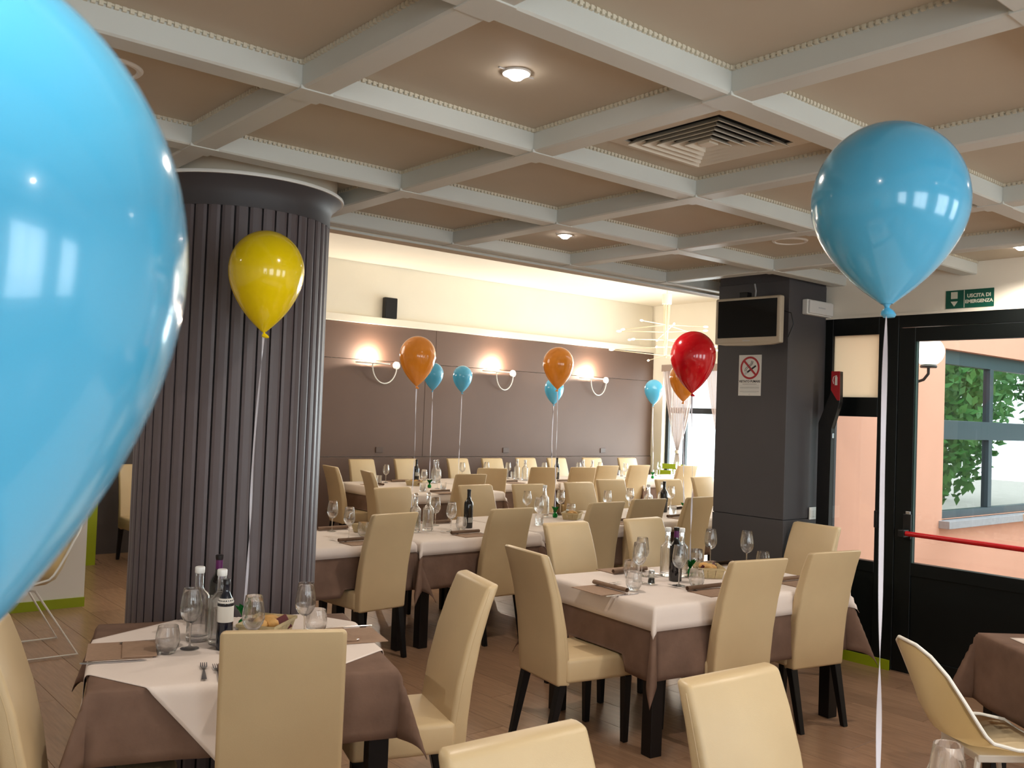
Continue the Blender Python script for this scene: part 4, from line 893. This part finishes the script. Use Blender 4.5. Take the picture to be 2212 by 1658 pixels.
bm = bmesh.new(); tube(bm, [(-0.045, -0.0036, 0.030), (-0.040, -0.0036, 0.052), (-0.015, -0.0036, 0.070), (0.008, -0.0036, 0.085), (0.016, -0.0036, 0.108)], 0.0016, 6); obj('smoke_wisp', mesh_from(bm, 'smoke_wisp', M_ink), t)
bm = bmesh.new(); tube(bm, [(-0.034, -0.0036, 0.030), (-0.028, -0.0036, 0.048), (-0.004, -0.0036, 0.064), (0.018, -0.0036, 0.080), (0.027, -0.0036, 0.104)], 0.0016, 6); obj('smoke_wisp', mesh_from(bm, 'smoke_wisp', M_ink), t)
strip('red_bar', -0.055, 0.110, 0.055, 0.0, 0.015, M_redsign, -0.0046)
obj('wording', text_mesh('VIETATO FUMARE', 0.0235, M_ink, 0.0003, 0.0006), t, (0, -0.0034, -0.046), (PI/2, 0, 0))
for i, z in enumerate((-0.066, -0.075, -0.084, -0.093, -0.102, -0.112, -0.121, -0.129)):
    w = 0.062 if i in (0, 7) else 0.085; strip('small_print', -w, z, w, z, 0.0022 if i < 5 else 0.0016, M_grey if i % 3 else M_ink, -0.0036)
obj('screw', latm('screw', [(0, -0.002), (0.004, -0.002), (0.004, 0.0), (0, 0.0)], M_ink, 10), t, (0, -0.003, -0.142), (PI/2, 0, 0))
# emergency light, switch plate
t = thing('emergency_light', 'white emergency light box on the pillar beside the door', 'emergency light', (6.135, PY0-0.0005, 2.552), 0)
obj('housing', boxm('housing', (-0.165, -0.045, -0.055), (0.165, 0.0, 0.055), M_white, 0.006), t); obj('diffuser', boxm('diffuser', (-0.155, -0.062, -0.047), (0.155, -0.045, 0.047), mat('diffuser_acrylic', rgb(222, 220, 216), 0.5), 0.005), t)
obj('printed_mark', boxm('printed_mark', (-0.045, -0.0632, -0.004), (0.045, -0.0618, 0.005), M_grey), t)
t = thing('light_switch', 'white wall switch plate on the pillar near the side screen', 'switch', (6.172, PY0-0.0065, 1.04), 0)
obj('plate', boxm('plate', (-0.055, -0.010, -0.045), (0.055, 0.0, 0.045), M_white, 0.003), t)
for s in (-1, 0, 1): obj('rocker', boxm('rocker', (-0.016, -0.014, -0.026), (0.016, -0.009, 0.026), M_white, 0.002), t, (s*0.033, 0, 0))
# emergency exit sign above the door
t = thing('exit_sign', 'green emergency exit sign above the dark door', 'sign', (XW-0.0005, 2.807, 2.573), -PI/2)
obj('plate', boxm('plate', (-0.158, -0.004, -0.061), (0.158, 0.0, 0.061), M_green, 0.001), t)
sgn = mat('sign_white', rgb(206, 205, 188), 0.6); 
obj('door_pictogram', boxm('door_pictogram', (-0.122, -0.0052, 0.004), (-0.078, -0.0038, 0.050), sgn), t)
bm = bmesh.new(); prism(bm, [(-0.124, -0.014), (-0.076, -0.014), (-0.100, -0.048)], 'y', -0.0052, -0.0038); obj('arrow', mesh_from(bm, 'arrow', sgn), t)
obj('divider', boxm('divider', (-0.036, -0.0050, -0.058), (-0.032, -0.0038, 0.058), sgn), t)
obj('wording', text_mesh('USCITA DI', 0.033, sgn, 0.0005, 0.0011), t, (0.062, -0.0045, 0.018), (PI/2, 0, 0)); obj('wording', text_mesh('EMERGENZA', 0.0315, sgn, 0.0005, 0.0011), t, (0.062, -0.0045, -0.020), (PI/2, 0, 0))
# fire point stand: black folded upright with red sign head
t = thing('extinguisher_stand', 'black angled fire extinguisher stand with red sign head', 'stand', (6.13, 0, 0), 0)
bm = bmesh.new(); prism(bm, [(3.805, 0.02), (3.705, 0.02), (3.700, 1.67), (3.636, 1.86), (3.640, 2.085), (3.706, 2.085), (3.708, 1.93), (3.805, 1.71)], 'x', 0.0, 0.045); obj('upright', mesh_from(bm, 'upright', M_black, bevel=0.003, seg=1), t)
bm = bmesh.new(); prism(bm, [(3.706, 2.086), (3.639, 2.086), (3.635, 1.875), (3.655, 1.875), (3.707, 1.95)], 'x', -0.003, 0.0); rs = obj('sign_head', mesh_from(bm, 'sign_head', M_redsign), t)
bm = bmesh.new(); box(bm, (-0.0045, 3.657, 1.985), (-0.003, 3.676, 2.045)); box(bm, (-0.0045, 3.662, 2.045), (-0.003, 3.671, 2.056)); obj('extinguisher_symbol', mesh_from(bm, 'extinguisher_symbol', M_paper), rs)
bm = bmesh.new(); tube(bm, [(-0.0040, 3.671, 2.052), (-0.0040, 3.688, 2.045), (-0.0040, 3.692, 2.02), (-0.0040, 3.686, 1.995)], 0.002, 6); obj('hose_symbol', mesh_from(bm, 'hose_symbol', M_paper), rs)
obj('foot_plate', boxm('foot_plate', (-0.12, 3.66, 0.0), (0.14, 3.835, 0.02), M_black, 0.003), t)
obj('hook', boxm('hook', (0.0, 3.685, 1.60), (0.02, 3.702, 1.635), M_steel, 0.002), t)
# wall lamps: round wall plate, looped arm, flat uplight tray
WARM = (1.0, 0.86, 0.70)
def sconce(xc, xp, z, where):
    t = thing('wall_lamp', 'white uplight wall lamp with looped arm ' + where, 'wall lamp', (xc, YB-0.054, z), 0, 'uplight wall lamps')
    dx = xp - xc
    bm = bmesh.new(); lathe(bm, [(0, 0), (0.055, 0), (0.058, 0.006), (0.055, 0.026), (0, 0.028)], 28)
    bmesh.ops.rotate(bm, verts=bm.verts, cent=(0,0,0), matrix=Matrix.Rotation(PI/2, 3, 'X')); bmesh.ops.translate(bm, verts=bm.verts, vec=(dx, 0, 0)); obj('wall_plate', mesh_from(bm, 'wall_plate', M_white, True), t)
    bm = bmesh.new(); pts = [(dx/2 + dx/2*math.cos(a), -0.02 - 0.075*(a/PI), -0.27*math.sin(a)) for a in [PI*i/18 for i in range(19)]]; tube(bm, pts, 0.0085, 8); obj('arm', mesh_from(bm, 'arm', M_white, True), t)
    bm = bmesh.new(); n = 20
    prism(bm, [(0.27*math.copysign(abs(math.cos(2*PI*i/n))**0.5, math.cos(2*PI*i/n)), -0.105+0.075*math.copysign(abs(math.sin(2*PI*i/n))**0.6, math.sin(2*PI*i/n))) for i in range(n)], 'z', 0.0, 0.016); obj('tray', mesh_from(bm, 'tray', M_white), t)
    bm = bmesh.new(); lathe(bm, [(0, 0.018), (0.03, 0.018), (0.034, 0.034), (0.020, 0.048), (0, 0.050)], 16, 0, -0.10); obj('bulb', mesh_from(bm, 'bulb', emis('sconce_bulb', (1.0, 0.80, 0.52, 1), 40.0), True), t)
    l = bpy.data.lights.new('wall_lamp_light', 'POINT'); l.energy = 38; l.color = WARM; l.shadow_soft_size = 0.035
    o = bpy.data.objects.new('wall_lamp_light', l); C.objects.link(o); o.parent = t; o.location = (0, -0.10, 0.085)
sconce(6.925, 7.375, 2.32, 'left of the orange balloons'); sconce(9.18, 9.58, 2.325, 'between the two orange balloons'); sconce(11.265, 11.705, 2.325, 'nearest the window'); sconce(4.72, 5.16, 2.32, 'hidden behind the column')
t = thing('wall_loudspeaker', 'small black loudspeaker standing on the white ledge', 'speaker', (7.235, YB-0.068, 2.986), 0)
obj('cabinet', boxm('cabinet', (-0.105, -0.02, 0.004), (0.105, 0.06, 0.305), M_black, 0.012), t); obj('grille', boxm('grille', (-0.095, -0.03, 0.015), (0.095, -0.02, 0.295), mat('speaker_cloth', rgb(20, 20, 22), 0.9), 0.004), t); obj('stand_foot', boxm('stand_foot', (-0.06, -0.02, -0.001), (0.06, 0.055, 0.004), M_black), t)
# chandelier with radiating rods
def chandelier(x_, y_, label):
  t = thing('chandelier', label, 'chandelier', (x_, y_, 0), 0, 'sputnik chandeliers')
  bm = bmesh.new(); tube(bm, [(0, 0, 3.40), (0, 0, ZU)], 0.004, 6); obj('suspension_wire', mesh_from(bm, 'suspension_wire', M_brass), t)
  obj('canopy', latm('canopy', [(0, 3.275), (0.066, 3.275), (0.066, 3.41), (0, 3.41)], mat('canopy_white', rgb(250, 246, 235), 0.4), 24), t)
  for i in range(7):
      a = 2*PI*i/7; bm = bmesh.new(); tube(bm, [(0.042*math.cos(a), 0.042*math.sin(a), 3.275), (0.018*math.cos(a), 0.018*math.sin(a), 2.53+0.02*i)], 0.008, 6); obj('stem_rod', mesh_from(bm, 'stem_rod', M_brass, True), t)
  bulb_me = latm('bulb', [(0, -0.012), (0.006, -0.010), (0.012, 0.01), (0.013, 0.03), (0.009, 0.05), (0, 0.058)], M_bulb, 12)
  rnd = random.Random(4)
  for lv, z in enumerate((2.99, 2.89, 2.78, 2.68, 2.56)):
      for j in range(4):
          a = j*PI/2 + lv*0.62 + 0.25; L_ = (0.74, 0.62, 0.66, 0.56)[j] + 0.04*math.sin(lv*2+j); z2 = z + rnd.uniform(-0.06, 0.06)
          e = Vector((L_*math.cos(a), L_*math.sin(a), z2)); bm = bmesh.new(); tube(bm, [(0, 0, z), e], 0.0055, 6); arm = obj('arm', mesh_from(bm, 'arm', M_brass, True), t)
          q = (e - Vector((0, 0, z))).normalized().to_track_quat('Z', 'Y'); b = obj('bulb', bulb_me, arm, e); b.rotation_euler = q.to_euler()
  l = bpy.data.lights.new('chandelier_light', 'POINT'); l.energy = 46; l.color = (1.0, 0.90, 0.78); l.shadow_soft_size = 0.5
  o = bpy.data.objects.new('chandelier_light', l); C.objects.link(o); o.parent = t; o.location = (0, 0, 2.75)
chandelier(9.85, 8.5, 'cream sputnik chandelier with thin radiating arms and small bulbs')
chandelier(3.15, 8.0, 'unseen sputnik chandelier added for light behind the fluted column')  # added lamp, out of the camera's sight, brightens the rear tables
chandelier(9.95, 6.85, 'unseen sputnik chandelier added for light behind the square pillar')  # second unseen chandelier, put in for more light on the middle table tops

# curtains at the far window, each gathered by a tie
def curtain(y0, y1, ytie, where, ztie=1.12):
    bm = bmesh.new(); n = 48; rows = []; X = XS - 0.10
    for k, z in enumerate([2.55, 2.45, 2.2, 1.95, 1.7, 1.5, 1.35, 1.22, 1.14, 1.08, 0.98, 0.85, 0.7, 0.55, 0.42]):
        if z >= ztie: s = min(1.0, ((z-ztie)/(2.5-ztie))**0.72); 
        else: s = min(0.42, 0.10 + (ztie-z)*0.55)
        s = max(s, 0.075); hw = (y1-y0)/2*s; c = ytie + ((y0+y1)/2 - ytie)*(s if z >= ztie else 0.1)
        amp = 0.035*(0.35+0.65*s)
        rows.append([bm.verts.new((X + amp*math.sin(2*PI*9*i/n), c + hw*(2*i/n-1), z)) for i in range(n+1)])
    for a, b in zip(rows, rows[1:]):
        for i in range(n): bm.faces.new((a[i], a[i+1], b[i+1], b[i]))
    t = thing('curtain', 'sheer greyish tied-back curtain ' + where, 'curtain', (0, 0, 0), 0, 'sheer curtains')
    obj('drape', mesh_from(bm, 'drape', M_curtain, True, fix=False), t)
    bm = bmesh.new(); lathe(bm, [(0.045, ztie-0.03), (0.055, ztie), (0.045, ztie+0.03)], 16, X, ytie); obj('tie_band', mesh_from(bm, 'tie_band', mat('tie_band', rgb(226, 214, 206), 0.6), True), t)
    bm = bmesh.new(); box(bm, (X-0.03, y0-0.02, 2.54), (XS+0.001, y1+0.02, 2.66)); obj('heading', mesh_from(bm, 'heading', mat('curtain_heading', rgb(150, 132, 122), 0.8), bevel=0.004), t)
curtain(10.36, 11.12, 10.73, 'left of the bright window'); curtain(9.35, 10.15, 9.75, 'beside the pillar edge at the bright window'); curtain(7.6, 8.4, 8.0, 'hidden behind the pillar')

# lime plastic chairs by the window
def lime_chair(x, y, rz, label):
    t = thing('lime_chair', label, 'chair', (x, y, 0), rz, 'lime plastic chairs by the window')
    obj('seat', boxm('seat', (-0.23, -0.22, 0.42), (0.23, 0.22, 0.45), M_lime, 0.006), t)
    bm = bmesh.new()
    for z0, z1 in ((0.45, 0.665), (0.69, 0.795), (0.82, 0.91)): box(bm, (-0.23, -0.24, z0), (0.23, -0.215, z1))
    for s in (-1, 1): box(bm, (s*0.23-(0.05 if s > 0 else 0), -0.2401, 0.45), (s*0.23+(0.05 if s < 0 else 0), -0.2149, 0.91))
    obj('slotted_back', mesh_from(bm, 'slotted_back', M_lime), t)
    for sx in (-1, 1):
        for sy in (-1, 1):
            bm = bmesh.new(); taper(bm, sx*0.21, sy*0.20, sx*0.2, sy*0.19, 0, 0.42, 0.014, 0.018); obj('leg', mesh_from(bm, 'leg', M_lime), t)
lime_chair(12.45, 10.58, PI/2+0.5, 'lime green slotted chair in front of the bright window')
lime_chair(12.55, 9.45, PI/2+0.2, 'lime green chair beside the pillar edge at the window')
t = thing('planter', 'pale lime planter box with small plant at the window edge', 'planter', (12.62, 9.60, 0.9115), 0.2)
obj('pot', latm('pot', [(0, 0), (0.07, 0), (0.085, 0.17), (0.078, 0.17), (0.064, 0.01), (0, 0.01)], mat('pale_lime', rgb(205, 214, 150), 0.5), 20), t)
bm = bmesh.new()
for i in range(18):
    a = i*2.4; tube(bm, [(0.02*math.cos(a), 0.02*math.sin(a), 0.02), (0.06*math.cos(a), 0.06*math.sin(a), 0.20+0.03*(i % 3))], [0.004, 0.009], 5)
obj('leaves', mesh_from(bm, 'leaves', M_leaf), t)

# ------------------------------------------------------------------ outside the door
struct('ground_outside', boxm('ground', (XW+0.2, -14, -0.12), (34, 4.02, -0.02), M_ground), 'pale paving outside the door', 'ground')
struct('ground_beyond', boxm('ground', (XS+0.3, 4.02, -0.12), (34, 20, -0.02), M_ground), 'pale paving beyond the far window', 'ground')
def globe_lamp(x, y, z, label, post=False):
    t = thing('globe_lamp', label, 'outdoor lamp', (x, y, z), 0, 'white globe lamps outside')
    bm = bmesh.new(); bmesh.ops.create_uvsphere(bm, u_segments=28, v_segments=16, radius=0.125); bmesh.ops.translate(bm, verts=bm.verts, vec=(0, 0, 0.14)); obj('globe', mesh_from(bm, 'globe', M_globe, True), t)
    obj('collar', latm('collar', [(0, 0.0), (0.065, 0.0), (0.07, 0.012), (0.06, 0.03), (0, 0.03)], M_black, 20), t)
    bm = bmesh.new()
    if post: tube(bm, [(0, 0, 0.0), (0, 0, -z-0.02)], 0.03, 10)
    else: tube(bm, [(0, 0, 0.0), (0, 0.0, -0.05), (0, 0.04, -0.10), (0, 0.10, -0.12), (0, 0.16, -0.20)], 0.013, 8); box(bm, (-0.03, 0.16, -0.28), (0.03, 0.185, -0.12))
    obj('post' if post else 'bracket', mesh_from(bm, 'bracket', M_black, True), t)
    l = bpy.data.lights.new('globe_light', 'POINT'); l.energy = 8; l.color = (1, 0.8, 0.55); l.shadow_soft_size = 0.12
    o = bpy.data.objects.new('globe_light', l); C.objects.link(o); o.parent = t; o.location = (0, 0, 0.14)
globe_lamp(7.86, 3.835, 2.215, 'lit white globe lamp on the peach wall beyond the door')
globe_lamp(10.6, 2.6, 1.85, 'white globe lamp on a post, mirrored in the outside window', True)
def tree(x, y, h, r, seed, label):
    t = thing('tree', label, 'tree', (x, y, -0.02), 0, 'trees outside'); rnd = random.Random(seed)
    bm = bmesh.new(); tube(bm, [(0, 0, 0), (0.05, 0.04, h*0.3), (0.0, 0.1, h*0.6)], [0.14, 0.10, 0.05], 8); obj('trunk', mesh_from(bm, 'trunk', M_bark, True), t)
    vs, fs = [], []
    for i in range(5200):
        d = Vector((rnd.gauss(0, 1), rnd.gauss(0, 1), rnd.gauss(0, 1))).normalized() * (rnd.random()**0.4)
        c = Vector((d.x*r, d.y*r, h*0.56 + d.z*h*0.44)); a = Vector((rnd.gauss(0, 1), rnd.gauss(0, 1), rnd.gauss(0, 1))).normalized(); b = a.orthogonal().normalized(); s = rnd.uniform(0.03, 0.07)
        k = len(vs); vs += [c-a*s*1.6, c+b*s*0.8, c+a*s*1.6, c-b*s*0.8]; fs.append((k, k+1, k+2, k+3))
    me = bpy.data.meshes.new('crown'); me.from_pydata(vs, [], fs); me.materials.append(M_leaf); o = obj('crown', me, t); o['kind'] = 'stuff'
for i, (x, y, h, r, w) in enumerate([(14.0, 1.5, 4.6, 1.1, 'nearest the door'), (16.9, 0.1, 5.5, 1.2, 'second from the door'), (14.2, -2.4, 5.0, 1.4, 'third from the door'), (20.6, 1.9, 6.0, 1.9, 'farthest behind'), (18.0, -4.2, 4.2, 1.4, 'farthest to the right'), (16.9, 2.75, 4.8, 1.1, 'against the house wall'), (22.5, -2.4, 6.5, 1.9, 'last in line')]):
    tree(x, y, h, r, 20+i, 'green leafy tree outside mirrored in the porch window, ' + w)
t = thing('menu_board', 'white board leaning outside at the right edge of the door', 'board', (8.72, 3.02, 0.0), math.radians(-20))
obj('panel', boxm('panel', (-0.02, -0.30, 0.0), (0.01, 0.30, 1.02), M_white, 0.004), t, (0, 0, -0.018), (0, math.radians(-9), 0)); obj('prop', boxm('prop', (0.08, -0.02, 0), (0.10, 0.02, 0.7), M_grey), t, (0.18, 0, -0.018), (0, math.radians(-22), 0))
